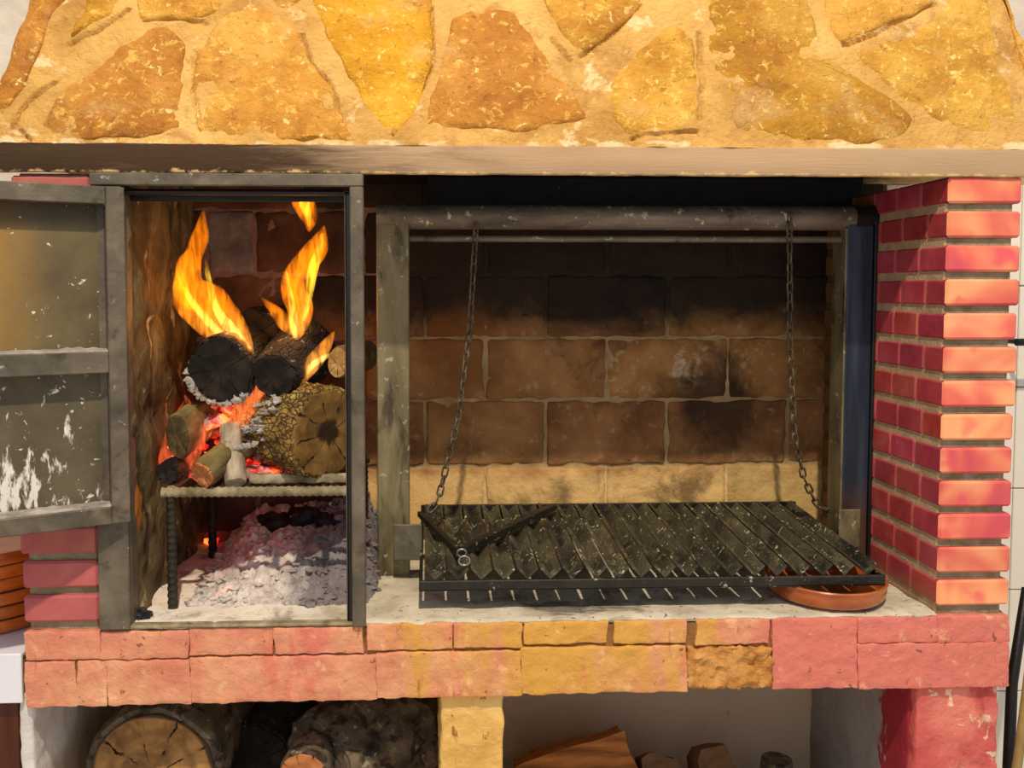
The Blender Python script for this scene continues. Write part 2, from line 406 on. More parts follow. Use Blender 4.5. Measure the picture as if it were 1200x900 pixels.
def ring_mat(name, cols, crack=(20, 12, 8), rings=120.0, dark_center=None, rim=None):
    """end grain in the local x/y plane"""
    t = NT(name)
    v = t.pos(True)
    nz = t.noise(v, 18, 5, 0.6, 0.5)
    x, y = t.axis(v, 0), t.axis(v, 1)
    r = t.math('SQRT', t.math('ADD', t.math('MULTIPLY', x, x), t.math('MULTIPLY', y, y)))
    rr = t.math('ADD', t.math('MULTIPLY', r, rings), t.math('MULTIPLY', nz, 5.0))
    w = t.math('SINE', rr)
    c = t.ramp(nz, [(0.3, cols[0]), (0.5, cols[1]), (0.7, cols[2])])
    c = t.mix(t.math('MULTIPLY', t.smooth(w, 0.0, 1.0), 0.35), c, cols[0])
    ang = t.math('ARCTAN2', y, x)
    k = t.math('SINE', t.math('ADD', t.math('MULTIPLY', ang, 9.0), t.math('MULTIPLY', nz, 5.0)))
    cr = t.math('MULTIPLY', t.smooth(k, 0.955, 0.99), t.smooth(t.noise(v, 30, 2), 0.42, 0.56))
    c = t.mix(cr, c, crack)
    if dark_center:
        c = t.mix(t.math('MULTIPLY', t.smooth(t.math('ADD', r, t.math('MULTIPLY', nz, 0.05)), dark_center + 0.012, dark_center), 0.9), c, (24, 14, 6))
    if rim:
        c = t.mix(t.smooth(t.math('ADD', r, t.math('MULTIPLY', nz, 0.02)), rim[0], rim[0] + 0.006), c, rim[1])
    b = t.n('ShaderNodeBsdfPrincipled')
    t.l(c, b.inputs['Base Color'])
    b.inputs['Roughness'].default_value = 0.85
    b.inputs['Specular IOR Level'].default_value = 0.25
    bp = t.n('ShaderNodeBump')
    bp.inputs['Strength'].default_value = 0.5
    bp.inputs['Distance'].default_value = 0.004
    t.l(t.math('SUBTRACT', t.math('ADD', t.math('MULTIPLY', w, 0.2), t.noise(v, 60, 6)), t.math('MULTIPLY', cr, 2.0)), bp.inputs['Height'])
    t.l(bp.outputs[0], b.inputs['Normal'])
    t.l(b.outputs[0], t.out.inputs['Surface'])
    MATS[name] = t.m


ring_mat('end_gold', [(66, 46, 20), (108, 80, 36), (140, 110, 56)], dark_center=0.042)
ring_mat('end_pale', [(120, 88, 44), (160, 124, 70), (184, 150, 96)], rings=300)
ring_mat('end_orange', [(150, 88, 46), (184, 118, 70), (204, 144, 96)], rings=240)
ring_mat('end_store', [(84, 60, 38), (150, 112, 66), (184, 142, 84)], rings=150, rim=(0.112, (72, 56, 42)))
ring_mat('end_branch', [(52, 42, 24), (84, 70, 42), (108, 92, 58)], rings=300)
ring_mat('end_char', [(12, 10, 9), (30, 25, 21), (56, 45, 36)], crack=(2, 2, 2), rings=200)


def flame_mat(name, c0, c1, power, z0, z1):
    """glowing gas: emission inside the volume, streaked upwards"""
    t = NT(name)
    v = t.pos()
    nz = t.noise(t.mapped(v, (1, 1, 0.24)), 95, 3, 0.55, 0.8)
    d = t.math('ADD', t.math('MULTIPLY', t.smooth(nz, 0.36, 0.66), 1.5), 0.16)
    g = t.linear(t.axis(v, 2), z0, z1)
    em = t.n('ShaderNodeEmission')
    t.l(t.mix(g, c0, c1), em.inputs[0])
    t.l(t.math('MULTIPLY', d, power), em.inputs[1])
    t.l(em.outputs[0], t.out.inputs['Volume'])
    MATS[name] = t.m


flame_mat('flame_gas', (255, 160, 60), (255, 128, 6), 62, 1.20, 1.30)
flame_mat('flame_core', (255, 200, 110), (255, 190, 40), 110, 1.20, 1.34)
flame_mat('flame_red', (255, 80, 60), (255, 120, 60), 40, 0.95, 1.10)


# ------------------------------------------------------------------ object helpers
WL = {}


def link(o, parent=None, loc=None):
    col.objects.link(o)
    loc = Vector(loc) if loc is not None else Vector((0, 0, 0))
    if parent is not None:
        o.parent = parent
        o.location = loc - WL[parent.name]
    else:
        o.location = loc
    WL[o.name] = loc
    return o


def tag(o, label, cat, group=None, kind=None):
    if label:
        o['label'] = label
    if cat:
        o['category'] = cat
    if group:
        o['group'] = group
    if kind:
        o['kind'] = kind
    return o


def thing(name, loc, label=None, cat=None, group=None, kind=None):
    o = bpy.data.objects.new(name, None)
    o.empty_display_size = 0.05
    link(o, None, loc)
    return tag(o, label, cat, group, kind)


def shade(me, angle=None, smooth=True):
    for p in me.polygons:
        p.use_smooth = smooth
    if smooth and angle is not None:
        try:
            me.set_sharp_from_angle(angle=math.radians(angle))
        except Exception:
            pass


def mesh_obj(name, v, f, mat, parent=None, smooth=True, angle=40, origin=None):
    """world-space geometry becomes one object whose origin is its own middle"""
    v = [Vector(p) for p in v]
    if origin is None:
        lo_ = Vector((min(p.x for p in v), min(p.y for p in v), min(p.z for p in v)))
        hi_ = Vector((max(p.x for p in v), max(p.y for p in v), max(p.z for p in v)))
        origin = (lo_ + hi_) / 2
    origin = Vector(origin)
    me = bpy.data.meshes.new(name)
    me.from_pydata([p - origin for p in v], [], f)
    bm = bmesh.new()
    bm.from_mesh(me)
    bmesh.ops.recalc_face_normals(bm, faces=bm.faces)
    bm.to_mesh(me)
    bm.free()
    me.materials.append(MATS[mat])
    shade(me, angle, smooth)
    o = bpy.data.objects.new(name, me)
    return link(o, parent, origin)


def join(*geos):
    V, F = [], []
    for v, f in geos:
        n = len(V)
        V += [Vector(p) for p in v]
        F += [[i + n for i in q] for q in f]
    return V, F


def bevel_box(x0, x1, y0, y1, z0, z1, b=0.002):
    h = ((x1 - x0) / 2, (y1 - y0) / 2, (z1 - z0) / 2)
    c = Vector(((x0 + x1) / 2, (y0 + y1) / 2, (z0 + z1) / 2))
    b = min(b, min(h) * 0.6)
    v, idx = [], {}
    for sx in (-1, 1):
        for sy in (-1, 1):
            for sz in (-1, 1):
                s = (sx, sy, sz)
                for a in range(3):
                    p = [s[i] * (h[i] - (0 if i == a else b)) for i in range(3)]
                    idx[(s, a)] = len(v)
                    v.append(c + Vector(p))
    f = []
    for a in range(3):
        o1, o2 = (a + 1) % 3, (a + 2) % 3
        for sa in (-1, 1):
            q = []
            for (u, w) in ((-1, -1), (1, -1), (1, 1), (-1, 1)):
                s = [0, 0, 0]
                s[a], s[o1], s[o2] = sa, u, w
                q.append(idx[(tuple(s), a)])
            f.append(q)
        for u in (-1, 1):
            for w in (-1, 1):
                s0, s1 = [0, 0, 0], [0, 0, 0]
                s0[a], s0[o1], s0[o2] = -1, u, w
                s1[a], s1[o1], s1[o2] = 1, u, w
                f.append([idx[(tuple(s0), o1)], idx[(tuple(s1), o1)], idx[(tuple(s1), o2)], idx[(tuple(s0), o2)]])
    for sx in (-1, 1):
        for sy in (-1, 1):
            for sz in (-1, 1):
                f.append([idx[((sx, sy, sz), a)] for a in range(3)])
    return v, f


BOXES = {}


def piece(name, x0, x1, y0, y1, z0, z1, mat, parent, b=0.003, rot=0.0):
    """a cheap bevelled piece (44 triangles) that shares its mesh with pieces of the same size"""
    dx, dy, dz = (round(q, 4) for q in (x1 - x0, y1 - y0, z1 - z0))
    k = (dx, dy, dz, mat, b)
    if k not in BOXES:
        v, f = bevel_box(-dx / 2, dx / 2, -dy / 2, dy / 2, -dz / 2, dz / 2, b)
        me = bpy.data.meshes.new(name)
        me.from_pydata(v, [], f)
        bm = bmesh.new()
        bm.from_mesh(me)
        bmesh.ops.recalc_face_normals(bm, faces=bm.faces)
        bm.to_mesh(me)
        bm.free()
        me.materials.append(MATS[mat])
        BOXES[k] = me
    o = bpy.data.objects.new(name, BOXES[k])
    link(o, parent, ((x0 + x1) / 2, (y0 + y1) / 2, (z0 + z1) / 2))
    if rot:
        o.rotation_euler = [random.uniform(-rot, rot) for _ in range(3)]
    return o


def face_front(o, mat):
    """the lamplit look of the face towards the room, painted into its colour"""
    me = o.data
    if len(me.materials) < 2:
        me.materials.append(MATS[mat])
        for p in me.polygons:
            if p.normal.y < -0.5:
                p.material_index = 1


def box(name, x0, x1, y0, y1, z0, z1, mat, parent=None, b=0.002):
    v, f = bevel_box(x0, x1, y0, y1, z0, z1, b)
    return mesh_obj(name, v, f, mat, parent, smooth=False)


def axis_cuts(h, b, n):
    a = [-h, -h + b * 0.35, -h + b]
    m = [(-h + b) + (2 * (h - b)) * i / n for i in range(1, n)]
    return a + m + [h - b, h - b * 0.35, h]


def rough_box(x0, x1, y0, y1, z0, z1, b=0.006, step=0.012, amp=0.003, fs=30.0, skew=0.0, seed=0.0):
    """rounded block with an uneven surface"""
    h = Vector(((x1 - x0) / 2, (y1 - y0) / 2, (z1 - z0) / 2))
    c = Vector(((x0 + x1) / 2, (y0 + y1) / 2, (z0 + z1) / 2))
    b = min(b, min(h) * 0.8)
    cuts = [axis_cuts(h[i], b, max(1, int(2 * h[i] / step))) for i in range(3)]
    V, F, idx = [], [], {}

    def vid(i, j, k):
        key = (i, j, k)
        if key not in idx:
            p = Vector((cuts[0][i], cuts[1][j], cuts[2][k]))
            q = Vector([max(-(h[a] - b), min(h[a] - b, p[a])) for a in range(3)])
            d = p - q
            nrm = d.normalized() if d.length > 1e-9 else Vector((0, 0, 1))
            p = q + nrm * b if d.length > 1e-9 else p
            w = c + p
            p = p + nrm * (noise.fractal((w + Vector((seed, seed, 0))) * fs, 0.8, 2.0, 4) * amp)
            p.x += skew * p.z
            idx[key] = len(V)
            V.append(c + p)
        return idx[key]

    n = [len(q) - 1 for q in cuts]
    for a in range(3):
        o1, o2 = (a + 1) % 3, (a + 2) % 3
        for e in (0, n[a]):
            for i in range(n[o1]):
                for j in range(n[o2]):
                    q = []
                    for (u, w) in ((0, 0), (1, 0), (1, 1), (0, 1)):
                        s = [0, 0, 0]
                        s[a], s[o1], s[o2] = e, i + u, j + w
                        q.append(vid(*s))
                    F.append(q)
    return V, F


def frames(path):
    n = len(path)
    T = []
    for i in range(n):
        a, b = path[max(0, i - 1)], path[min(n - 1, i + 1)]
        T.append((b - a).normalized())
    ref = Vector((0, 0, 1)) if abs(T[0].z) < 0.9 else Vector((1, 0, 0))
    U = (ref - T[0] * ref.dot(T[0])).normalized()
    out = []
    for i in range(n):
        U = (U - T[i] * U.dot(T[i])).normalized()
        out.append((U.copy(), T[i].cross(U)))
    return out


def tube(path, rad, seg=12, cap=True, closed=False, flat=1.0, jit=0.0, fs=20.0):
    path = [Vector(p) for p in path]
    n = len(path)
    if not hasattr(rad, '__len__'):
        rad = [rad] * n
    fr = frames(path)
    V, F = [], []
    for i in range(n):
        u, w = fr[i]
        for k in range(seg):
            a = 2 * math.pi * k / seg
            d = u * math.cos(a) + w * math.sin(a) * flat
            r = rad[i]
            if jit:
                r *= 1 + jit * noise.noise((path[i] + d * r) * fs)
            V.append(path[i] + d * r)
    for i in range(n - (0 if closed else 1)):
        i2 = (i + 1) % n
        for k in range(seg):
            k2 = (k + 1) % seg
            F.append([i * seg + k, i * seg + k2, i2 * seg + k2, i2 * seg + k])
    if cap and not closed:
        F.append(list(range(seg)))
        F.append([(n - 1) * seg + k for k in range(seg)])
    return V, F


def lathe(profile, c, seg=48):
    V, F = [], []
    for (r, z) in profile:
        for k in range(seg):
            a = 2 * math.pi * k / seg
            V.append(Vector((c[0] + r * math.cos(a), c[1] + r * math.sin(a), c[2] + z)))
    for i in range(len(profile) - 1):
        for k in range(seg):
            k2 = (k + 1) % seg
            F.append([i * seg + k, i * seg + k2, (i + 1) * seg + k2, (i + 1) * seg + k])
    F.append(list(range(seg)))
    F.append([(len(profile) - 1) * seg + k for k in range(seg)])
    return V, F


def chunk(c, r, seed, sq=(1, 1, 1), sub=2, amp=0.35):
    bm = bmesh.new()
    bmesh.ops.create_icosphere(bm, subdivisions=sub, radius=1.0)
    V = []
    for v in bm.verts:
        d = v.co.normalized()
        k = 1 + amp * noise.fractal(d * 1.6 + Vector((seed, seed * 0.7, -seed)), 0.8, 2.0, 3)
        V.append(Vector(c) + Vector((d.x * sq[0], d.y * sq[1], d.z * sq[2])) * r * k)
    F = [[v.index for v in f.verts] for f in bm.faces]
    bm.free()
    return V, F


# ================================================================== the setting
YB = 0.44                     # back of the fire chamber
ZH = 0.772                    # hearth top
XL, XR = -0.672, 0.999        # outer sides
XIR = 0.872
XLI = -0.546                   # inner side of the right pillar
ZSB = 0.652                   # underside of the slab
ZST = 0.250                   # floor of the wood store

fl = box('floor', -3.0, 3.2, -4.0, 0.6, -0.05, 0.0, 'room_floor')
tag(fl, None, None, kind='structure')
wb = thing('wall_back', (0.15, YB + 0.03, 0.0), kind='structure')
box('plaster_face', -2.2, -0.60, YB + 0.005, YB + 0.12, 0.0, 2.9, 'plaster_grey', wb)
box('plaster_face', 1.0, 2.4, YB + 0.035, YB + 0.12, 0.0, 2.9, 'plaster_grey', wb)
box('plaster_face', -0.60, 1.0, YB + 0.05, YB + 0.12, 0.0, 2.9, 'plaster_grey', wb)

# the fire chamber's back wall of large blocks
wf = thing('wall_firebox', (0.15, YB, ZH), kind='structure')
box('joint_bed', -0.60, -0.06, YB + 0.0035, YB + 0.048, ZH - 0.02, 1.70, 'firebrick_joint_red', wf)
box('joint_bed', -0.06, 1.0, YB + 0.0035, YB + 0.048, ZH - 0.02, 1.70, 'firebrick_joint', wf)
zc = [PZ(y, YB, 640) for y in (622, 546, 469, 396, 322, 247, 172)]
la = [PX(x, YB) for x in (-2, 140, 214, 356, 498, 640, 782, 924, 1066)]
lb = [PX(x, YB) for x in (70, 143, 300, 427, 569, 711, 853, 995)]
for r in range(6):
    J = lb if r % 2 == 0 else la
    J = [max(-0.56, min(0.95, q)) for q in J]
    for i in range(len(J) - 1):
        x0, x1 = J[i] + 0.003, J[i + 1] - 0.003
        if x1 - x0 < 0.01:
            continue
        m = 'firebrick'
        if x1 < -0.05:
            m = 'firebrick_red'
        if r == 4 and x0 < PX(270, YB) < x1:
            m = 'firebrick_grey'
            x0 = PX(246, YB)
            v, f = rough_box(PX(150, YB), x0 - 0.008, YB - 0.002, YB + 0.03, zc[r] + 0.003, zc[r + 1] - 0.003, 0.007, 0.014, 0.005, 28)
            mesh_obj('block', v, f, 'firebrick_red', wf)
        v, f = rough_box(x0, x1, YB + random.uniform(-0.002, 0.001), YB + 0.03, zc[r] + 0.003, zc[r + 1] - 0.003, 0.007, 0.014, 0.005, 28)
        mesh_obj('block', v, f, m, wf)

# left inner side of the fire chamber
bmv, bmf = [], []
ny, nz = 30, 44
for i in range(ny + 1):
    for j in range(nz + 1):
        y = 0.0 + (YB + 0.004) * i / ny
        z = ZH - 0.01 + (1.60 - ZH) * j / nz
        q = Vector((0.0, y * 1.3, z * 0.8))
        bmv.append((-0.500 + 0.014 * noise.fractal(q * 14, 0.8, 2, 4) + 0.004 * noise.noise(Vector((0, y * 40, z * 22))), y, z))
for i in range(ny):
    for j in range(nz):
        a = i * (nz + 1) + j
        bmf.append([a, a + 1, a + nz + 2, a + nz + 1])
n0 = len(bmv)
bmv += [(-0.545, 0, ZH - 0.01), (-0.545, YB + 0.004, ZH - 0.01), (-0.545, YB + 0.004, 1.59), (-0.545, 0, 1.59)]
bmf.append([n0, n0 + 1, n0 + 2, n0 + 3])
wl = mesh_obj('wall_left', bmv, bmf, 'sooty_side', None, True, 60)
tag(wl, None, None, kind='structure')

# ------------------------------------------------------------------ stone hood
ZHB = PZ(172, -0.005)
HO = Vector((0, -0.005, ZHB))
LEAN = math.tan(math.radians(20))
HN = Vector((0, -1, LEAN)).normalized()


def H(px, py):
    return on_plane(px, py, HO, HN)


bl, br = H(-28, 172).x, H(1243, 174).x
tl, tr = H(50, 0), H(1175, 0)
sl = (tl.x - bl) / (tl.z - ZHB)
sr = (br - tr.x) / (tr.z - ZHB)
ZT = 2.30


def hoodx(z):
    return bl + sl * (z - ZHB), br - sr * (z - ZHB)


CRACKS = [[(15, 150), (30, 120), (65, 95)], [(80, 50), (115, 35), (150, 12)], [(170, 24), (200, 21), (240, 26)], [(355, 42), (364, 75), (390, 103), (400, 150)],
          [(462, 158), (482, 130), (506, 72), (506, 8)], [(680, 66), (720, 38), (750, 8)], [(648, 45), (668, 70)], [(990, 54), (1040, 32), (1096, 4)],
          [(740, 161), (780, 157), (818, 153)], [(229, 60), (227, 110), (234, 152)], [(414, 85), (430, 68)], [(25, 155), (34, 165)], [(820, 40), (822, 100), (820, 140)]]
CSEG = []
for cr_ in CRACKS:
    q_ = [H(*a_) for a_ in cr_]
    CSEG += list(zip(q_[:-1], q_[1:]))


def groove(p):
    d_ = 1.0
    for a_, b_ in CSEG:
        if min(a_.x, b_.x) - 0.02 < p.x < max(a_.x, b_.x) + 0.02 and min(a_.z, b_.z) - 0.02 < p.z < max(a_.z, b_.z) + 0.02:
            e_ = b_ - a_
            t_ = max(0, min(1, (p - a_).dot(e_) / e_.length_squared))
            d_ = min(d_, (p - (a_ + e_ * t_)).length)
    return max(0.0, 1 - d_ / 0.0052)


NXH, NZH = 520, 170
hv, hf = [], []
for j in range(NZH + 1):
    z = ZHB + (ZT - ZHB) * (j / NZH) ** 1.4
    a, b = hoodx(z)
    for i in range(NXH + 1):
        x = a + (b - a) * i / NXH
        y = HO.y + LEAN * (z - ZHB)
        d = 0.0050 * noise.fractal(Vector((x, y, z)) * 13, 0.85, 2, 6)
        if j == 0:
            d *= 0.5
        if z < 1.86 and j > 0:
            q_ = Vector((x, y, z))
            d -= 0.011 * groove(q_ + noise.noise_vector(q_ * 40) * 0.004)
        hv.append(Vector((x, y, z)) + HN * d)
for j in range(NZH):
    for i in range(NXH):
        a = j * (NXH + 1) + i
        hf.append([a, a + 1, a + NXH + 2, a + NXH + 1])
n0 = len(hv)
for z in (ZHB, ZT):
    a, b = hoodx(z)
    hv += [Vector((a, YB + 0.03, z)), Vector((b, YB + 0.03, z))]
L0, R0, L1, R1 = 0, NXH, NZH * (NXH + 1), NZH * (NXH + 1) + NXH
hf.append([L0 + j * (NXH + 1) for j in range(NZH + 1)] + [n0 + 2, n0])
hf.append([R0 + j * (NXH + 1) for j in range(NZH + 1)] + [n0 + 3, n0 + 1])
hf.append([i for i in range(NXH + 1)] + [n0 + 1, n0])
hf.append([L1 + i for i in range(NXH + 1)] + [n0 + 3, n0 + 2])
hood = thing('chimney_hood', (0.16, 0.1, ZHB), 'yellow stone clad chimney hood with cream mortar above the fire', 'chimney hood')
mesh_obj('mortar', hv, hf, 'mortar_cream', hood, True, 35)

STONES = [
    ([(50, 150), (72, 105), (115, 80), (150, 45), (190, 30), (216, 50), (213, 100), (210, 148), (180, 158), (110, 160), (60, 157)], 'stone_orange'),
    ([(232, 65), (262, 22), (300, 5), (330, 20), (352, 45), (362, 75), (385, 100), (395, 130), (411, 162), (330, 163), (270, 160), (236, 150), (229, 105)], 'stone_ochre'),
    ([(366, -40), (368, 0), (385, 45), (410, 88), (430, 120), (435, 143), (462, 156), (487, 125), (505, 65), (503, 0), (500, -50), (430, -70)], 'stone_yellow'),
    ([(530, 22), (560, 13), (602, 13), (625, 45), (650, 85), (670, 108), (688, 138), (655, 146), (600, 152), (560, 150), (497, 150), (504, 125), (516, 85), (524, 50)], 'stone_orange'),
    ([(625, -20), (690, -60), (755, -30), (747, 10), (720, 35), (680, 62), (655, 32)], 'stone_ochre'),
    ([(716, 95), (750, 60), (785, 30), (808, 38), (817, 100), (816, 148), (740, 158), (711, 132)], 'stone_ochre'),
    ([(833, 20), (845, -40), (940, -60), (945, 0), (955, 30), (966, 65), (1000, 90), (1050, 120), (1070, 140), (1060, 155), (1000, 165), (920, 160), (862, 150), (848, 100), (832, 60)], 'stone_olive'),
    ([(972, -20), (1040, -50), (1100, -30), (1092, 6), (1040, 28), (1000, 43), (985, 50), (970, 22)], 'stone_ochre'),
    ([(1000, 62), (1040, 52), (1078, 36), (1112, 2), (1140, -30), (1155, -5), (1162, 25), (1174, 80), (1195, 145), (1150, 156), (1100, 142), (1058, 116)], 'stone_ochre'),
    ([(82, 44), (100, 10), (112, -30), (150, -30), (140, 8), (120, 22)], 'stone_olive'),
    ([(163, 22), (160, -40), (270, -40), (264, 4), (240, 22), (200, 20)], 'stone_ochre'),
    ([(35, 6), (62, -50), (92, -60), (78, 0), (56, 24), (44, 66), (28, 100), (6, 128), (-8, 124)], 'stone_orange'),
    ([(1160, -40), (1180, 12), (1192, 60), (1214, 130), (1226, 130), (1205, 70), (1178, 4), (1165, -30)], 'stone_ochre'),
    ([(290, -10), (300, -60), (352, -60), (352, 0), (338, 12), (312, 0)], 'stone_olive'),
]
for si, (poly, m) in enumerate(STONES):
    pts = [H(*q) for q in poly]
    # resample the outline and make it wander
    out = []
    n = len(pts)
    for i in range(n):
        a, b = pts[i], pts[(i + 1) % n]
        k = max(1, int((b - a).length / 0.009))
        for j in range(k):
            out.append(a.lerp(b, j / k))
    c = sum(out, Vector()) / len(out)
    sm = []
    for i, q in enumerate(out):                      # round off the corners a little
        q = (out[i - 1] + q * 2 + out[(i + 1) % len(out)]) / 4
        w = noise.noise_vector(q * 38) * 0.0045
        sm.append(q + w - HN * w.dot(HN))
    V, F = [], []
    rings = [(1.05, -0.012), (1.03, -0.002), (0.99, 0.0015), (0.94, 0.003), (0.86, 0.004), (0.74, 0.0045), (0.58, 0.005), (0.40, 0.005), (0.2, 0.005)]
    for (s, hgt) in rings:
        for q in sm:
            p = c + (q - c) * s
            d = hgt + (0.0045 * noise.fractal(p * 22 + Vector((si, 0, 0)), 0.8, 2, 5) if s < 1.0 else 0.0)
            V.append(p + HN * d)
    m_ = len(sm)
    for i in range(len(rings) - 1):
        for k in range(m_):
            k2 = (k + 1) % m_
            F.append([i * m_ + k, i * m_ + k2, (i + 1) * m_ + k2, (i + 1) * m_ + k])
    F.append([(len(rings) - 1) * m_ + k for k in range(m_)])
    F.append(list(range(m_)))
    mesh_obj('stone', V, F, m, hood, True, 45)

# ------------------------------------------------------------------ lintel beam under the hood
ZBB = PZ(203, -0.02)
v, f = rough_box(H(-28, 172).x + 0.02, br - 0.01, -0.006, 0.006, ZBB, ZHB + 0.002, 0.003, 0.02, 0.0012, 26)
beam = mesh_obj('lintel_beam', v, f, 'beam', None, True, 40)
tag(beam, 'long beige lintel beam, soot-brown at the left, under the stone hood', 'beam')

box('soot_lining', XLI + 0.002, XIR - 0.002, 0.0, YB + 0.004, ZHB - 0.006, ZHB - 0.001, 'soot_black', hood)
# soot-black smoke plate behind the roller
sp = box('smoke_plate', PX(500, 0.33, 220), PX(1012, 0.33, 220), 0.33, 0.338, PZ(243, 0.33, 700), ZHB, 'soot_black')
tag(sp, 'soot-black steel smoke plate hanging above the roller pipe', 'plate')

# ------------------------------------------------------------------ brick pillars
PZ0, PITCHZ, BH = 0.785, 0.0574, 0.0445
rp = thing('brick_pillar', (0.935, 0.2, ZH), 'red brick pillar right of the grill with wide grey joints', 'pillar')
box('mortar_core', XIR + 0.006, XR - 0.009, 0.010, YB + 0.03, ZH - 0.01, ZBB - 0.001, 'mortar_grey', rp)
box('side_mortar', XIR + 0.0025, XIR + 0.012, 0.012, YB + 0.02, ZH - 0.01, ZBB, 'mortar_side', rp)
for k in range(13):
    z0 = PZ0 + PITCHZ * k
    z1 = z0 + BH
    d = 0.082 if k % 2 == 0 else 0.060
    jx = random.uniform(-0.002, 0.002)
    face_front(piece('brick', XIR, XR + jx, 0.0, d, z0, z1, 'brick_side', rp, 0.004, 0.004), 'brick_front_lit')
    y = d + 0.002
    while y < YB - 0.02:
        y2 = min(y + 0.078, YB + 0.01)
        piece('brick', XIR, XIR + 0.05, y, y2 - 0.002, z0 + 0.001, z1, 'brick_side', rp, 0.003, 0.004)
        y = y2

lp = thing('brick_pillar', (-0.61, 0.2, ZH), 'rose brick pillar at the left, half behind the open door', 'pillar')
XLI = -0.546
box('mortar_core', XL + 0.008, XLI - 0.006, 0.010, YB, ZH - 0.01, ZBB, 'mortar_grey', lp)
for k in range(13):
    z0 = PZ0 - 0.006 + PITCHZ * k
    piece('brick', XL + random.uniform(-0.002, 0.002), XLI - 0.002, 0.0, 0.11, z0, z0 + BH, 'brick_left', lp, 0.004, 0.004)

# ------------------------------------------------------------------ hearth slab of bricks
slab = thing('hearth_slab', (0.16, 0.2, ZSB), 'brick hearth slab spanning the whole fireplace under fire and grill', 'hearth')
box('mortar_bed', XL + 0.006, XR - 0.006, 0.0035, YB + 0.03, ZSB + 0.003, ZH - 0.010, 'slab_mortar', slab)
# ash-strewn cement top
tv, tf = [], []
nx, ny = 160, 40
for i in range(nx + 1):
    for j in range(ny + 1):
        x = XLI + (XIR - XLI) * i / nx
        y = (0.000 + 0.004 * noise.noise(Vector((x * 40, 0, 0)))) * (1 - j / ny) + (YB + 0.002) * (j / ny) ** 1.15
        z = ZH + 0.0035 * noise.fractal(Vector((x, y, 0)) * 16, 0.8, 2, 5) - (0.003 if j == 0 else 0)
        if j > 0:
            z += 0.010 * max(0, 1 - abs(y - YB) / 0.06)
        tv.append((x, y, z))
for i in range(nx):
    for j in range(ny):
        a = i * (ny + 1) + j
        tf.append([a, a + 1, a + ny + 2, a + ny + 1])
n0 = len(tv)
for i in range(nx + 1):
    tv.append((tv[i * (ny + 1)][0], tv[i * (ny + 1)][1] + 0.002, ZH - 0.0075))
for i in range(nx):
    tf.append([i * (ny + 1), (i + 1) * (ny + 1), n0 + i + 1, n0 + i])
mesh_obj('hearth_top', tv, tf, 'hearth', slab, True, 50)


def slabz(y, x):
    return P(x, y, 0).z


ROWS = [
    (30, 118, 740, 773), (120, 221, 739, 771), (223, 320, 735, 767), (322, 425, 734, 765), (431, 530, 730, 761), (532, 611, 727, 758),
    (614, 711, 724, 754), (719, 803, 724, 753), (815, 900, 725, 754),
    (30, 89, 775, 828), (90, 125, 774, 827), (126, 222.5, 773, 825), (224, 441, 768.5, 821.5), (441.3, 610.5, 763, 816),
    (611, 804, 757, 811),
    (904.5, 1003, 723, 806), (1005, 1097, 723, 752.6), (1097.3, 1181, 720, 752.4), (1005, 1181, 752.8, 805.5),
]
for i, (a, b, t_, u) in enumerate(ROWS):
    m_ = (a + b) / 2
    v, f = rough_box(P(a - 0.5, 770, 0).x, P(b + 0.5, 770, 0).x, -0.003 + random.uniform(-0.002, 0.002), 0.07, slabz(u, m_), min(slabz(t_, m_), ZH - 0.004), 0.0018, 0.007, 0.0026, 42,
                     skew=random.uniform(-0.06, 0.06), seed=i * 1.7)
    mesh_obj('brick', v, f, 'slab_brick', slab, True, 60)
v, f = rough_box(P(805, 780, 0).x, P(904, 780, 0).x, -0.006, 0.07, slabz(806, 855), slabz(757, 855), 0.006, 0.006, 0.008, 60, seed=3)
mesh_obj('brick', v, f, 'crumbled_brick', slab, True, 60)
# thin lip under the slab
box('under_lip', XL, XR, 0.0, YB + 0.02, ZSB - 0.003, ZSB + 0.004, 'pier_yellow', slab)

# ------------------------------------------------------------------ piers and wood store
ws = thing('wall_store', (0.16, YB - 0.02, ZST), kind='structure')
v, f = rough_box(-0.66, 0.99, YB - 0.03, YB + 0.03, ZST - 0.02, ZSB, 0.003, 0.03, 0.004, 12)
mesh_obj('plaster_face', v, f, 'plaster_store', ws)
sf = box('floor_store', XL - 0.02, XR, 0.0, YB, 0.001, ZST, 'store_floor')
tag(sf, None, None, kind='structure')


def pier(x0, x1, y0, y1, mat, label, side=None):
    v, f = rough_box(x0, x1, y0, y1, ZST, ZSB + 0.001, 0.006, 0.012, 0.0045, 30, seed=x0 * 5)
    p = mesh_obj('support_pier', v, f, mat, None, True, 60)
    return tag(p, label, 'pier')


pier(PX(516, 0.01, 860), PX(590, 0.01, 860), 0.012, YB - 0.031, 'pier_yellow', 'yellow plastered pier standing between the two wood stores')
pr = pier(PX(1074, 0.01, 860), PX(1170, 0.01, 860), 0.012, 0.11, 'pier_red', 'red painted pier with white specks below the right pillar')
x1074 = PX(1074, 0.01, 860)
v, f = rough_box(x1074 - 0.004, x1074 + 0.05, 0.03, YB - 0.031, ZST, ZSB, 0.004, 0.02, 0.003, 20)
mesh_obj('plaster_side', v, f, 'pier_side', pr, True, 60)
pier(PX(22, 0.01, 860), PX(38, 0.01, 860), 0.012, YB - 0.031, 'plaster_store', 'thin grey plaster pier at the left end of the wood store')

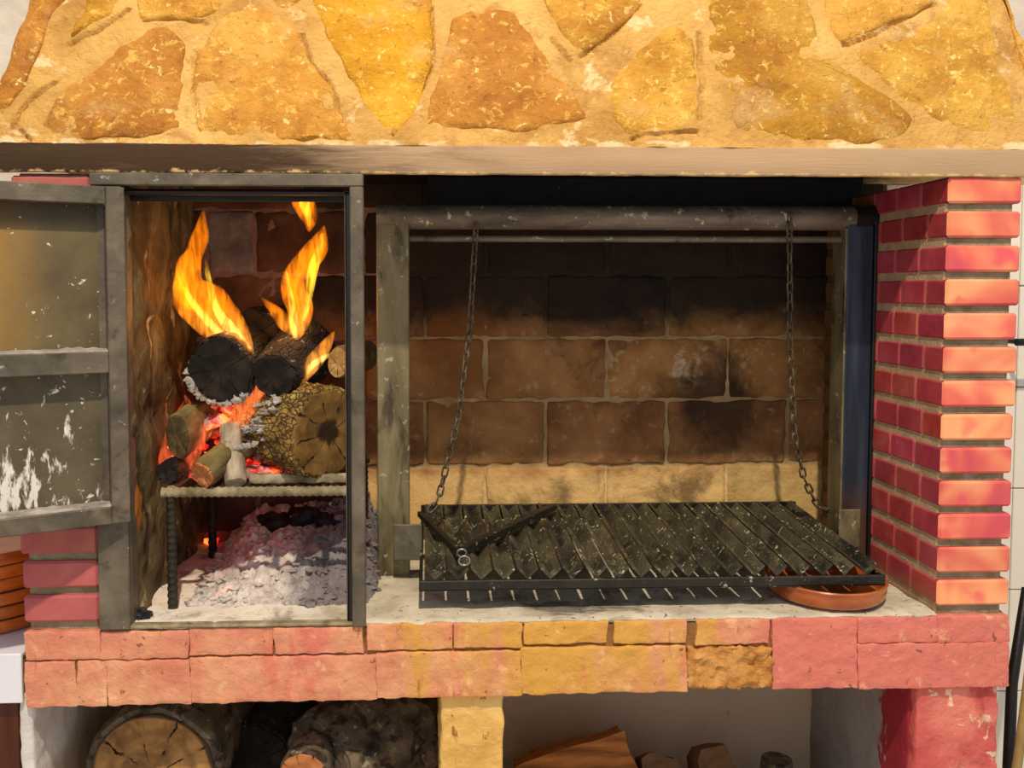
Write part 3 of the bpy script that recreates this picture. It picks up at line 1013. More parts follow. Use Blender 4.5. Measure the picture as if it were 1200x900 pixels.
# ------------------------------------------------------------------ iron door frame of the firebox
XF0, XF1 = P(117, 500, 0).x, P(428, 500, 0).x
XF0 = XLI + 0.002
ZFT = P(270, 203, -0.01).z
XFI0, XFI1 = P(150, 500, 0).x, P(412, 500, 0).x
ZFI = P(270, 218, -0.01).z
dfm = thing('door_frame', (-0.33, 0.0, ZH), 'grey angle-iron frame around the open firebox', 'door frame')
box('top_rail', XF0, XF1, -0.012, 0.0, ZFI, min(ZFT, ZBB - 0.001), 'steel_frame', dfm)
box('top_flange', XF0, XF1, 0.0, 0.035, ZFI - 0.012, ZFI - 0.006, 'steel_dark', dfm)
box('jamb', XF0, XFI0, -0.010, 0.004, ZH - 0.004, ZFI, 'steel_frame', dfm)
box('jamb', XFI1, XF1, -0.012, 0.0, ZH - 0.004, ZFI, 'steel_frame', dfm)
box('jamb_flange', P(405, 500, 0).x, P(405, 500, 0).x + 0.005, 0.0, 0.035, ZH + 0.001, ZFI - 0.005, 'steel_frame', dfm)
box('jamb_stop', P(405, 500, 0).x, XFI1 + 0.002, 0.0, 0.006, ZH + 0.001, ZFI - 0.005, 'steel_dark', dfm)
box('jamb_flange', XFI0 - 0.006, XFI0, 0.004, 0.035, ZH + 0.001, ZFI - 0.005, 'steel_frame', dfm)
box('inner_head', XFI0, P(405, 500, 0).x, 0.03, 0.036, P(270, 236, 0.03).z, ZFI, 'steel_dark', dfm)
box('sill', XFI0 - 0.01, XF1, -0.006, 0.012, ZH - 0.004, ZH + 0.0015, 'rebar_ashy', dfm)

# ------------------------------------------------------------------ the open door
DH = Vector((P(148, 400, -0.02).x, -0.018, 0))
DA = math.radians(27)
DU = Vector((-math.cos(DA), -math.sin(DA), 0))          # from hinge to free edge
DN = Vector((math.sin(DA), -math.cos(DA), 0))           # face turned to the room
DW = 0.44
DZ0, DZ1 = P(148, 611, -0.02).z, P(148, 220, -0.02).z
DZM0, DZM1 = P(140, 436, -0.02).z, P(140, 411, -0.02).z


def door_box(name, u0, u1, n0, n1, z0, z1, mat, parent, b=0.0015):
    v, f = bevel_box(u0, u1, n0, n1, z0, z1, b)
    return mesh_obj(name, [DH + DU * p.x + DN * p.y + Vector((0, 0, p.z)) for p in v], f, mat, parent, smooth=False)


door = thing('firebox_door', (DH.x - 0.2, DH.y - 0.1, DZ0), 'open iron firebox door with two ash-flecked recessed panels', 'door')
W = 0.028
door_box('stile', 0, W, 0, 0.006, DZ0, DZ1, 'steel_frame', door)
door_box('stile', DW - W, DW, 0, 0.006, DZ0, DZ1, 'steel_frame', door)
door_box('top_rail', W, DW - W, 0, 0.006, DZ1 - W, DZ1, 'steel_frame', door)
door_box('bottom_rail', W, DW - W, 0, 0.006, DZ0, DZ0 + W, 'steel_frame', door)
door_box('middle_rail', W, DW - W, 0, 0.006, DZM0, DZM1, 'steel_frame', door)
for z0, z1, m in ((DZ0 + W, DZM0, 'door_panel_ashy'), (DZM1, DZ1 - W, 'door_panel')):
    pn = door_box('panel', 0.004, DW - 0.004, -0.032, -0.028, z0 - 0.005, z1 + 0.005, m, door)
    door_box('return', W - 0.004, W, -0.028, 0, z0, z1, 'steel_frame', pn)
    door_box('return', DW - W, DW - W + 0.004, -0.028, 0, z0, z1, 'steel_frame', pn)
    door_box('ledge', W, DW - W, -0.028, 0.0, z0 - 0.004, z0 - 0.001, 'steel_frame', pn)
    door_box('head', W, DW - W, -0.028, 0.0, z1 + 0.001, z1 + 0.004, 'steel_frame', pn)
    # ash drift lying on the ledge
    V, F = [], []
    nu = 80
    for i in range(nu + 1):
        u = W + (DW - 2 * W) * i / nu
        h = 0.0022 + 0.003 * max(0, noise.fractal(Vector((u * 34, z0 * 7, 0)), 0.8, 2, 4))
        for (nn, hh) in ((-0.0275, h * 1.7), (-0.014, h), (-0.002, h * 0.6), (-0.0008, -0.0009)):
            V.append(DH + DU * u + DN * nn + Vector((0, 0, z0 + hh)))
    for i in range(nu):
        for j in range(3):
            a = i * 4 + j
            F.append([a, a + 1, a + 5, a + 4])
    tag(mesh_obj('ash_drift', V, F, 'ash_white', pn, True, 60), None, None, kind='stuff')

# ------------------------------------------------------------------ rebar fire grate
def rebar(path, r, n_turn=1.0):
    a, b = Vector(path[0]), Vector(path[-1])
    L = (b - a).length
    n = max(8, int(L / 0.004))
    pts = [a.lerp(b, i / n) for i in range(n + 1)]
    return tube(pts, [r * (1 + 0.14 * (1 if (i % 3) == 0 else -0.3)) for i in range(n + 1)], 10)


YG = 0.075
gz = P(300, 576, YG).z
GX0, GX1 = P(190, 578, YG).x, P(420, 576, YG).x
grate = thing('fire_grate', ((GX0 + GX1) / 2, 0.2, ZH), 'ash-coated rebar grate carrying the burning logs', 'grate')
v, f = rebar([(GX0, YG, gz), (GX1, YG, gz)], 0.0085)
mesh_obj('bar', v, f, 'rebar_ashy', grate)
for y in (0.36,):
    v, f = rebar([(GX0 + 0.01, y, gz), (GX1, y, gz)], 0.0085)
    mesh_obj('bar', v, f, 'rebar_dark', grate)
for i in range(8):
    x = GX0 + 0.012 + i * (GX1 - GX0 - 0.03) / 7
    v, f = rebar([(x, YG + 0.006, gz + 0.004), (x, 0.37, gz + 0.004)], 0.006)
    mesh_obj('bar', v, f, 'rebar_ashy' if i in (0,) else 'rebar_dark', grate)
for x, y in ((GX0 + 0.014, YG + 0.004), (GX0 + 0.014, 0.355), (GX1 - 0.012, YG + 0.004), (GX1 - 0.012, 0.355)):
    v, f = rebar([(x, y, ZH - 0.002), (x, y, gz - 0.002)], 0.0085)
    mesh_obj('leg', v, f, 'rebar_dark', grate)
fb = rough_box(P(292, 563, YG + 0.03).x, GX1, YG + 0.024, YG + 0.036, gz + 0.008, P(350, 555, YG + 0.03).z, 0.003, 0.008, 0.003, 60)
mesh_obj('stop_bar', fb[0], fb[1], 'rebar_ashy', grate)


# ------------------------------------------------------------------ logs
def log(name, p0, p1, r0, r1, bark, end, label, cat='log', group=None, sx=1.0, amp=0.10, fs=1.0, seed=0.0, both=False, bend=0.0, nr=36, inset=0.93, gouge=0.0):
    p0, p1 = Vector(p0), Vector(p1)
    ax = p1 - p0
    L = ax.length
    q = ax.to_track_quat('Z', 'Y')
    nl = max(6, int(L / 0.008))
    V, F = [], []

    def rad(a, z, r):
        c, s = math.cos(a), math.sin(a)
        n = noise.fractal(Vector((c * 1.3 * fs + seed, s * 1.3 * fs, z * 5 + seed)), 0.7, 2, 3) * amp
        n += noise.fractal(Vector((c * 7 + seed, s * 7, z * 40)), 0.9, 2, 4) * amp * (0.45 + gouge)
        return r * (1 + n)

    for i in range(nl + 1):
        t_ = i / nl
        z = L * t_
        r = r0 + (r1 - r0) * t_
        if i == 0 or i == nl:
            r *= 0.965
        for k in range(nr):
            a = 2 * math.pi * k / nr
            rr = rad(a, z, r)
            V.append(Vector((rr * math.cos(a) * sx, rr * math.sin(a) + bend * math.sin(math.pi * t_), z)))
    for i in range(nl):
        for k in range(nr):
            k2 = (k + 1) % nr
            F.append([i * nr + k, i * nr + k2, (i + 1) * nr + k2, (i + 1) * nr + k])
    F.append([nl * nr + k for k in range(nr)])
    F.append(list(range(nr)))
    me = bpy.data.meshes.new(name)
    me.from_pydata(V, [], F)
    bm = bmesh.new()
    bm.from_mesh(me)
    bmesh.ops.recalc_face_normals(bm, faces=bm.faces)
    bm.to_mesh(me)
    bm.free()
    me.materials.append(MATS[bark])
    shade(me, 50, True)
    o = bpy.data.objects.new(name, me)
    col.objects.link(o)
    o.rotation_mode = 'QUATERNION'
    o.location = p0
    o.rotation_quaternion = q
    tag(o, label, cat, group)
    if end:
        EV, EF = [], []
        rs = (1.0, 0.97, 0.8, 0.6, 0.4, 0.2)
        for ri, s in enumerate(rs):
            for k in range(nr):
                a = 2 * math.pi * k / nr
                rr = rad(a, 0, r0) * inset * s
                zz = 0.004 if ri == 0 else -0.0045 - 0.003 * noise.fractal(Vector((math.cos(a) * s * 3 + seed, math.sin(a) * s * 3, seed)), 0.8, 2, 4)
                EV.append((rr * math.cos(a) * sx, rr * math.sin(a), zz))
        for ri in range(len(rs) - 1):
            for k in range(nr):
                k2 = (k + 1) % nr
                EF.append([ri * nr + k2, ri * nr + k, (ri + 1) * nr + k, (ri + 1) * nr + k2])
        EF.append([(len(rs) - 1) * nr + k for k in reversed(range(nr))])
        em = bpy.data.meshes.new('cut_face')
        em.from_pydata(EV, [], EF)
        em.materials.append(MATS[end])
        shade(em, 40, True)
        e = bpy.data.objects.new('cut_face', em)
        col.objects.link(e)
        e.parent = o
    return o


zg = gz + 0.012
# heavy golden log at the right, cut face to the room
pg = P(384, 508, 0.115)
log('firewood_log', pg, pg + Vector((-0.150, 0.14, 0.004)), 0.084, 0.080, 'bark_gold', 'end_gold',
    'thick log with cracked golden bark at the right of the fire', amp=0.07, seed=2.1, gouge=0.7, nr=72)
# two charred logs in front
pa = P(259, 434, 0.13)
loga = log('firewood_log', pa, pa + Vector((0.01, 0.15, 0.02)), 0.060, 0.058, 'charred', 'end_char',
    'charred black log with pale ash rim, left of the pair on the fire', group='charred logs on the fire', amp=0.12, seed=5.3)
geo = []
for i in range(60):
    a = math.radians(random.uniform(175, 320))
    geo.append(chunk(pa + Vector((math.cos(a) * 0.060, random.uniform(-0.002, 0.03), math.sin(a) * 0.060)), random.uniform(0.002, 0.006), i * 3.3, (1.3, 0.6, 1.2), 2, 1.3))
V, F = join(*geo)
rim = mesh_obj('ash_rim', V, F, 'ash_white', None, True, 60)
rim_w = rim.location.copy()
pb = P(321, 441, 0.125)
log('firewood_log', pb, pb + Vector((0.036, 0.15, 0.034)), 0.042, 0.064, 'charred', 'end_char',
    'charred black log with cracked end, right of the pair on the fire', group='charred logs on the fire', amp=0.10, seed=8.8)
rim.parent = loga
rim.matrix_parent_inverse = Matrix.LocRotScale(loga.location, loga.rotation_quaternion, None).inverted()
pc = P(300, 392, 0.30)
log('firewood_log', pc, pc + Vector((0.05, 0.12, 0.0)), 0.052, 0.055, 'charred', 'end_char',
    'dark charred log lying behind the front pair on the fire', group='charred logs on the fire', amp=0.16, seed=11.0)
pd = P(238, 556, 0.070)
log('firewood_log', pd, pd + Vector((0.075, 0.13, 0.055)), 0.026, 0.026, 'bark_olive', 'end_orange',
    'short branch with orange cut end resting on the grate bar', amp=0.10, seed=3.7)
pe = P(276, 566, 0.085)
log('firewood_log', pe, P(270, 500, 0.15), 0.0195, 0.020, 'bark_ashen', None,
    'upright ash-grey stick leaning beside the orange ended branch', amp=0.14, seed=6.4)
pf = P(208, 512, 0.10)
log('firewood_log', pf, pf + Vector((0.035, 0.16, 0.03)), 0.042, 0.04, 'bark_olive', 'end_branch',
    'slanted olive-brown split branch at the left end of the grate', sx=0.52, amp=0.12, seed=9.2)
ph = P(196, 553, 0.09)
log('firewood_log', ph, ph + Vector((0.02, 0.12, 0.0)), 0.022, 0.02, 'charred', 'end_char',
    'small charred stub low at the left end of the grate', amp=0.15, seed=1.4)
pk = P(397, 425, 0.16)
log('firewood_log', pk, pk + Vector((0.04, 0.2, 0.0)), 0.029, 0.03, 'bark_olive', 'end_pale',
    'thin round log with pale end lying above the thick golden log', sx=0.75, amp=0.06, seed=4.4)

# glowing bed between the logs
geo = []
for i in range(170):
    px, py = random.uniform(205, 335), random.uniform(468, 560)
    if px < 240 and py < 485:
        continue
    y = random.uniform(0.16, 0.32)
    p = P(px, py, y)
    if p.z < zg:
        p.z = zg + 0.005
    geo.append(chunk(p, random.uniform(0.007, 0.017), i * 1.37, (1.2, 1.1, 0.8), 2, 0.5))
for i in range(30):
    x = random.uniform(GX0 + 0.03, GX1 - 0.08)
    geo.append(chunk((x, random.uniform(0.12, 0.34), zg + 0.008), random.uniform(0.012, 0.02), i * 2.1, (1.3, 1.2, 0.8), 2, 0.5))
V, F = join(*geo)
eb = mesh_obj('ember_bed', V, F, 'ember', None, True, 75)
tag(eb, 'glowing red ember bed heaped under the burning logs', 'embers', kind='stuff')

# ash lumps on the ends of the burnt logs
geo = []
for i in range(80):
    g_ = random.random()
    p = P(292 + 34 * g_ + random.uniform(-14, 14), 520 - 44 * g_ + random.uniform(-14, 14), random.uniform(0.10, 0.15))
    geo.append(chunk(p, random.uniform(0.002, 0.0065), i * 0.9 + 50, (1.3, 1, 0.8), 2, 1.0))
V, F = join(*geo)
al = mesh_obj('ash_crust', V, F, 'ash_white', None, True, 40)
tag(al, 'crumbly white ash crust in the middle of the burning logs', 'ash', kind='stuff')

# ash heap below the grate
AX0, AX1 = P(215, 690, 0.1).x, -0.095
def heap_z(x, y):
    u = max(0.0, min(1.0, (x - AX0) / (AX1 - AX0)))
    s_ = max(0.0, (y - 0.075) / (YB - 0.008 - 0.075))
    rise = 0.104 * (s_ ** 0.75) * (min(1, u / 0.2) ** 0.7) * (0.84 + 0.45 * max(0, u - 0.35))
    rise *= min(1, 0.4 + s_ * 1.6) * min(1, (1 - u) / 0.12) ** 0.8
    n = noise.fractal(Vector((x, y, 0)) * 30, 0.6, 2.1, 6)
    c = abs(noise.noise(Vector((x, y, 2)) * 46)) + 0.6 * abs(noise.noise(Vector((x, y, 5)) * 95))
    return ZH - 0.003 + rise + (0.013 * n + 0.013 * c) * min(1, s_ * 5 + 0.15) * min(1, u * 6 + 0.1) * min(1, (1 - u) * 8)


def on_heap(px, py):
    y = 0.08
    while y < YB - 0.01:
        p = P(px, py, y)
        if p.z <= heap_z(p.x, y):
            return p
        y += 0.002
    return p


hv, hf = [], []
nx, ny = 130, 110
for i in range(nx + 1):
    for j in range(ny + 1):
        x = AX0 + (AX1 - AX0) * i / nx
        y = 0.075 + (YB - 0.008 - 0.075) * j / ny
        hv.append((x, y, heap_z(x, y)))
for i in range(nx):
    for j in range(ny):
        a = i * (ny + 1) + j
        hf.append([a, a + 1, a + ny + 2, a + ny + 1])
geo = [(hv, hf)]
random.seed(21)
for i in range(420):
    ii, jj = random.randrange(5, nx), random.randrange(2, ny)
    p = Vector(hv[ii * (ny + 1) + jj])
    geo.append(chunk(p, random.choice((0.002, 0.003, 0.003, 0.004, 0.005, 0.007, 0.011)), i * 0.77, (1.3, 1.1, 0.6), 2, 1.0))
V, F = join(*geo)
ah = mesh_obj('ash_heap', V, F, 'ash_heap', None, True, 85)
tag(ah, 'heap of grey and pinkish ash below the fire grate', 'ash', kind='stuff')
# black charcoal lumps on the heap
for i, (px, py, r, lab) in enumerate([
        (326, 616, 0.030, 'large black charcoal lump on the ash heap'),
        (356, 608, 0.026, 'black charcoal lump right of the largest one on the ash'),
        (385, 612, 0.020, 'small black charcoal lump furthest right on the ash heap'),
        (165, 722, 0.010, 'small black charcoal crumb on the sill at the left jamb')]):
    p = on_heap(px, py) if i < 3 else P(px, py, 0.03)
    if i == 3:
        p.z = ZH + 0.008
    geo = [chunk(p, r, 33 + i * 4.1, (1.3, 1.1, 0.9), 3, 0.6), chunk(p + Vector((r * 0.9, 0.01, -r * 0.4)), r * 0.7, 71 + i, (1.2, 1, 0.9), 2, 0.5)]
    V, F = join(*geo)
    tag(mesh_obj('charcoal_lump', V, F, 'charcoal', None, True, 50), lab, 'charcoal', 'charcoal in the firebox')
p = on_heap(248, 634)
V, F = chunk(p, 0.011, 4.2, (1.5, 1, 0.8), 2, 0.4)
eo = mesh_obj('ember', V, F, 'ember', None, True, 40)
tag(eo, 'single glowing orange ember lying in the ash heap', 'ember')


# ------------------------------------------------------------------ flames
def flame_geo(pts, Y, flat=0.55, seg=14, dy=0.0):
    path, rad = [], []
    # smooth the traced spine
    n = len(pts)
    S = 5
    for i in range(n - 1):
        p0 = pts[max(0, i - 1)]; p1 = pts[i]; p2 = pts[i + 1]; p3 = pts[min(n - 1, i + 2)]
        for s in range(S):
            t_ = s / S
            q = [0.5 * ((2 * p1[k]) + (-p0[k] + p2[k]) * t_ + (2 * p0[k] - 5 * p1[k] + 4 * p2[k] - p3[k]) * t_ ** 2 + (-p0[k] + 3 * p1[k] - 3 * p2[k] + p3[k]) * t_ ** 3) for k in range(3)]
            f_ = (i + s / S) / (n - 1)
            path.append(P(q[0], q[1], Y + dy * f_))
            rad.append(max(0.0006, q[2] * 1.25 * (1.41 + Y) / FPX))
    path.append(P(pts[-1][0], pts[-1][1], Y + dy))
    rad.append(0.0005)
    # broad across the picture, thinner in depth
    V, F = [], []
    m_ = len(path)
    for i in range(m_):
        a, b = path[max(0, i - 1)], path[min(m_ - 1, i + 1)]
        T = (b - a).normalized()
        D = Vector((0, 1, 0))
        A = T.cross(D).normalized()
        D = A.cross(T).normalized()
        for k in range(seg):
            an = 2 * math.pi * k / seg
            w = rad[i] * (1 + 0.12 * noise.noise(path[i] * 30 + Vector((k * 0.2, 0, 0))))
            V.append(path[i] + A * math.cos(an) * w + D * math.sin(an) * min(w * flat + 0.0012, 0.016))
    for i in range(m_ - 1):
        for k in range(seg):
            k2 = (k + 1) % seg
            F.append([i * seg + k, i * seg + k2, (i + 1) * seg + k2, (i + 1) * seg + k])
    F.append(list(range(seg)))
    F.append([(m_ - 1) * seg + k for k in range(seg)])
    return V, F


def flame(label, Y, tongues, dy=0.03):
    base = P(tongues[0][1][0][0], tongues[0][1][0][1], Y)
    t_ = thing('flame', base, label, 'flame', 'flames of the wood fire')
    for i, (m, pts) in enumerate(tongues):
        v, f = flame_geo(pts, Y + 0.004 * i, dy=dy)
        mesh_obj('tongue', v, f, m, t_, True, 180)
    return t_


flame('tall orange flame sweeping up left from between the charred logs', 0.145, [
    ('flame_gas', [(294, 456, 2), (291, 425, 7), (276, 395, 15), (252, 370, 23), (230, 350, 22), (220, 328, 14), (226, 302, 9), (235, 275, 8), (238, 246, 1)]),
    ('flame_core', [(294, 450, 2), (290, 418, 6), (272, 388, 6), (254, 362, 4), (245, 330, 3), (241, 304, 1)]),
    ('flame_gas', [(226, 362, 4), (214, 345, 8), (211, 325, 6), (214, 305, 4), (222, 292, 1)]),
    ('flame_core', [(288, 432, 2), (268, 402, 4), (240, 372, 4), (220, 345, 3), (213, 318, 1)]),
])
flame('forked orange flame rising behind the right charred log', 0.17, [
    ('flame_gas', [(347, 398, 2), (350, 384, 9), (352, 362, 12), (346, 342, 13), (346, 324, 11), (360, 306, 12), (373, 288, 10), (380, 264, 1)]),
    ('flame_core', [(346, 396, 2), (344, 378, 4), (342, 355, 3), (338, 335, 2), (336, 318, 1)]),
    ('flame_gas', [(346, 392, 2), (336, 380, 8), (324, 366, 6), (306, 349, 1)]),
    ('flame_core', [(356, 376, 2), (362, 350, 3), (366, 320, 5), (374, 292, 4), (378, 272, 1)]),
])
flame('detached orange flame lick near the top of the firebox', 0.17, [
    ('flame_gas', [(352, 226, 3), (354, 232, 10), (359, 244, 10), (363, 258, 7), (362, 272, 1)]),
    ('flame_core', [(354, 227, 2), (357, 238, 5), (361, 254, 3), (362, 266, 1)]),
], dy=0.0)
flame('low orange flame curling over the thick golden log', 0.14, [
    ('flame_gas', [(346, 456, 2), (356, 440, 6), (368, 424, 8), (380, 408, 7), (392, 388, 1)]),
    ('flame_core', [(350, 450, 2), (364, 430, 3), (378, 420, 3), (390, 414, 1)]),
])
flame('small red flame licking round the left branch end', 0.12, [
    ('flame_red', [(196, 556, 2), (194, 540, 7), (198, 520, 6), (204, 498, 5), (216, 470, 1)]),
    ('flame_red', [(215, 556, 2), (222, 540, 7), (230, 515, 9), (228, 490, 6), (216, 462, 1)]),
])
flame('small red flame glowing in the gap under the charred pair', 0.135, [
    ('flame_red', [(262, 505, 2), (282, 490, 12), (292, 478, 14), (302, 462, 10), (300, 444, 1)]),
    ('flame_red', [(330, 480, 2), (325, 470, 8), (312, 464, 9), (304, 450, 5), (300, 440, 1)]),
])
for (px, py, y, e, c) in ((270, 380, 0.20, 0.5, (1, 0.42, 0.10)), (350, 360, 0.22, 0.4, (1, 0.42, 0.10)), (255, 500, 0.16, 0.5, (1, 0.22, 0.10))):
    d = bpy.data.lights.new('flame_light', 'POINT')
    d.energy = e
    d.color = c
    d.shadow_soft_size = 0.04
    o = bpy.data.objects.new('flame_light', d)
    o.location = P(px, py, y)
    col.objects.link(o)

# ------------------------------------------------------------------ grill hoist: posts, roller and rod
YP = 0.25
gs = thing('grill_hoist', (0.38, YP, ZH), 'black steel hoist with two posts, roller pipe and thin rod', 'grill hoist')
zt = PZ(255, YP, 700)
rr = 0.5 * (PZ(241, YP, 700) - PZ(270, YP, 700))
xa, xb = P(442, 255, YP).x, P(1033, 255, YP).x
box('post', P(442, 500, YP - 0.02).x, P(480, 500, YP - 0.02).x, YP - 0.02, YP - 0.012, ZH - 0.002, zt, 'steel_post', gs)
box('post_flange', P(442, 500, YP - 0.02).x, P(442, 500, YP - 0.02).x + 0.006, YP - 0.012, YP + 0.03, ZH - 0.002, zt, 'steel_post', gs)
xpr0, xpr1 = P(990, 450, YP - 0.02).x, P(1020, 450, YP - 0.02).x
box('post', xpr0, xpr1, YP - 0.02, YP - 0.013, ZH - 0.002, zt, 'steel_blue', gs)
box('post_flange', xpr1, xpr1 + 0.006, YP - 0.026, YP + 0.02, ZH - 0.002, zt, 'steel_dark', gs)
box('post_flange', xpr0 - 0.004, xpr0, YP - 0.02, YP + 0.035, ZH - 0.002, zt - 0.02, 'steel_post', gs)
v, f = tube([(xa + 0.012 + (xb - xa - 0.024) * i / 40, YP, zt) for i in range(41)], rr, 28)
ro = mesh_obj('roller', v, f, 'steel_pipe', gs, True, 40)
v, f = tube([(xa, YP, zt), (xa + 0.055, YP, zt)], rr * 1.12, 28)
mesh_obj('collar', v, f, 'steel_pipe', ro, True, 40)
v, f = tube([(xb - 0.06, YP, zt), (xb - 0.004, YP, zt)], rr * 1.10, 28)
mesh_obj('collar', v, f, 'steel_dark', ro, True, 40)
v, f = tube([(xb - 0.006, YP, zt), (xb + 0.004, YP, zt)], rr * 1.2, 28)
mesh_obj('collar', v, f, 'steel_dark', ro, True, 40)
zr = PZ(280, YP, 700)
v, f = tube([(xa + 0.03, YP + 0.004, zr), (xpr0 + 0.004, YP + 0.004, zr)], 0.0065, 14)
mesh_obj('rod', v, f, 'steel_pipe', gs, True, 40)

# ------------------------------------------------------------------ the grill
YF, YR = 0.035, 0.405
gl, gr = P(491, 690, YF).x, P(1037, 672, YF).x
zf0 = P(760, 689, YF).z            # underside of the front bar
zf1 = P(760, 677, YF).z
TI = math.tan(math.radians(3.6))


def gzz(y):
    return (y - YF) * TI


grill = thing('grill_grate', (0.38, 0.22, zf0), 'black sloping grill of parallel iron channels over the hearth', 'grill')
v, f = bevel_box(gl, gr, YF - 0.004, YF + 0.004, zf0, zf1, 0.0015)
mesh_obj('front_bar', v, f, 'grill_frame_iron', grill, False)
v, f = bevel_box(gl, gr, YF - 0.004, YF + 0.03, zf0, zf0 + 0.004, 0.0015)
mesh_obj('drip_lip', v, f, 'grill_frame_iron', grill, False)
for x in (gl, gr - 0.006):
    v, f = bevel_box(x, x + 0.006, YF, YR, zf0 + 0.002, zf1 - 0.002, 0.0015)
    v = [Vector((p.x, p.y, p.z + gzz(p.y))) for p in v]
    mesh_obj('side_bar', v, f, 'grill_frame_iron', grill, False)
v, f = bevel_box(gl, gr, YR - 0.006, YR, zf0 + 0.002 + gzz(YR), zf1 + 0.016 + gzz(YR), 0.0015)
mesh_obj('rear_bar', v, f, 'grill_frame_iron', grill, False)
NB = 20
w = (gr - gl - 0.016) / NB
hwid = w * 0.46
dep = 0.019


def channel():
    # V channel open to the top, 3 mm thick, uneven with burnt fat
    V, F = [], []
    n = 12
    L = YR - YF - 0.012
    for i in range(n + 1):
        y = -L / 2 + L * i / n
        z = y * TI
        for (x, zz) in ((-hwid, 0.0), (0, -dep), (hwid, 0.0), (hwid - 0.004, 0.0022), (0, -dep + 0.005), (-hwid + 0.004, 0.0022)):
            V.append(Vector((x, y, z + zz)) + noise.noise_vector(Vector((x * 60, y * 40, zz * 60))) * 0.0008)
    for i in range(n):
        for k in range(6):
            k2 = (k + 1) % 6
            F.append([i * 6 + k, i * 6 + k2, (i + 1) * 6 + k2, (i + 1) * 6 + k])
    for e in (0, n):
        F.append([e * 6, e * 6 + 1, e * 6 + 4, e * 6 + 5])
        F.append([e * 6 + 1, e * 6 + 2, e * 6 + 3, e * 6 + 4])
    return V, F


v, f = channel()
cm = bpy.data.meshes.new('channel')
cm.from_pydata(v, [], f)
bm = bmesh.new(); bm.from_mesh(cm); bmesh.ops.recalc_face_normals(bm, faces=bm.faces); bm.to_mesh(cm); bm.free()
cm.materials.append(MATS['grill_iron'])
shade(cm, 30, True)
ym = (YF + YR) / 2
for i in range(NB):
    o = bpy.data.objects.new('channel', cm)
    link(o, grill, (gl + 0.008 + w * (i + 0.5), ym + 0.001, zf1 + 0.0160 + gzz(ym) + random.uniform(-0.001, 0.001)))
    o.rotation_euler.y = random.uniform(-0.05, 0.05)
    o.rotation_euler.z = random.uniform(-0.004, 0.004)
# bracket plates that ride on the posts
xq = P(461, 635, 0.19).x
box('bracket', xq, gl + 0.004, 0.185, 0.19, P(470, 656, 0.19).z, P(470, 614, 0.19).z, 'steel_frame', grill)
box('bracket', P(983, 620, 0.2).x, P(1008, 620, 0.2).x, 0.198, 0.203, P(990, 641, 0.2).z, P(990, 597, 0.2).z, 'steel_post', grill)


# ------------------------------------------------------------------ chains
def link_mesh(L, Wd, r):
    pts = []
    hw, hl = Wd / 2 - r, L / 2 - Wd / 2
    for i in range(7):
        a = math.pi * i / 6
        pts.append(Vector((hw * math.cos(a), 0, hl + hw * math.sin(a))))
    for i in range(7):
        a = math.pi + math.pi * i / 6
        pts.append(Vector((hw * math.cos(a), 0, -hl + hw * math.sin(a))))
    return tube(pts, r, 6, closed=True)


v, f = link_mesh(0.0265, 0.0150, 0.0021)
LM = bpy.data.meshes.new('link')
LM.from_pydata(v, [], f)
bm = bmesh.new(); bm.from_mesh(LM); bmesh.ops.recalc_face_normals(bm, faces=bm.faces); bm.to_mesh(LM); bm.free()
LM.materials.append(MATS['chain_steel'])
shade(LM, 180, True)


def chain(label, path):
    pts = [Vector(p) for p in path]
    seg = [(pts[i + 1] - pts[i]).length for i in range(len(pts) - 1)]
    tot = sum(seg)
    pitch = 0.0190
    n = int(tot / pitch)
    t_ = thing('chain', pts[0], label, 'chain', 'grill chains')

    def at(s):
        for i, L in enumerate(seg):
            if s <= L or i == len(seg) - 1:
                return pts[i].lerp(pts[i + 1], min(1, s / L))
            s -= L
    for i in range(n):
        a, b = at(i * pitch), at((i + 1) * pitch)
        o = bpy.data.objects.new('link', LM)
        link(o, t_, (a + b) / 2)
        o.rotation_mode = 'QUATERNION'
        q = (b - a).normalized().to_track_quat('Z', 'Y')
        from mathutils import Quaternion
        o.rotation_quaternion = q @ Quaternion((0, 0, 1), (math.pi / 2 if i % 2 else 0) + 0.45 + random.uniform(-0.2, 0.2))
    return t_


YC = YP - rr - 0.004
chain('rusty chain hanging from the roller to the left end of the grill',
      [P(558, 262, YC), P(551, 380, YC + 0.005), P(537, 490, YC + 0.01), P(513, 588, YC + 0.012), P(498, 604, YC)])
chain('steel chain hanging from the roller to the right end of the grill',
      [P(925, 250, YC), P(926, 400, YC + 0.01), P(931, 510, YC + 0.03), P(942, 560, YC + 0.045), P(957, 592, YC + 0.055), P(984, 604, YC + 0.06)])

# pull bars lying on the grill, joined by a ring
zt_ = zf1 + 0.022
hk = thing('lifting_bars', P(543, 640, 0.1), 'two dark flat bars lying on the left of the grill, meeting at a ring', 'lifting bars')


def flatbar(a, b, wd, th, mat):
    a, b = Vector(a), Vector(b)
    d = (b - a).normalized()
    s = d.cross(Vector((0, 0, 1))).normalized()
    u = s.cross(d)
    V = []
    for p in (a, b):
        for (i, j) in ((-1, -1), (1, -1), (1, 1), (-1, 1)):
            V.append(p + s * i * wd / 2 + u * j * th / 2)
    return V, [[0, 1, 2, 3], [4, 5, 6, 7], [0, 1, 5, 4], [1, 2, 6, 5], [2, 3, 7, 6], [3, 0, 4, 7]]


def on_grill(px, py, up):
    d = ray(px, py)
    o = Vector((0, YF, zf1 + 0.018 + up))
    n = Vector((0, -TI, 1)).normalized()
    return CAM + d * ((o - CAM).dot(n) / d.dot(n))


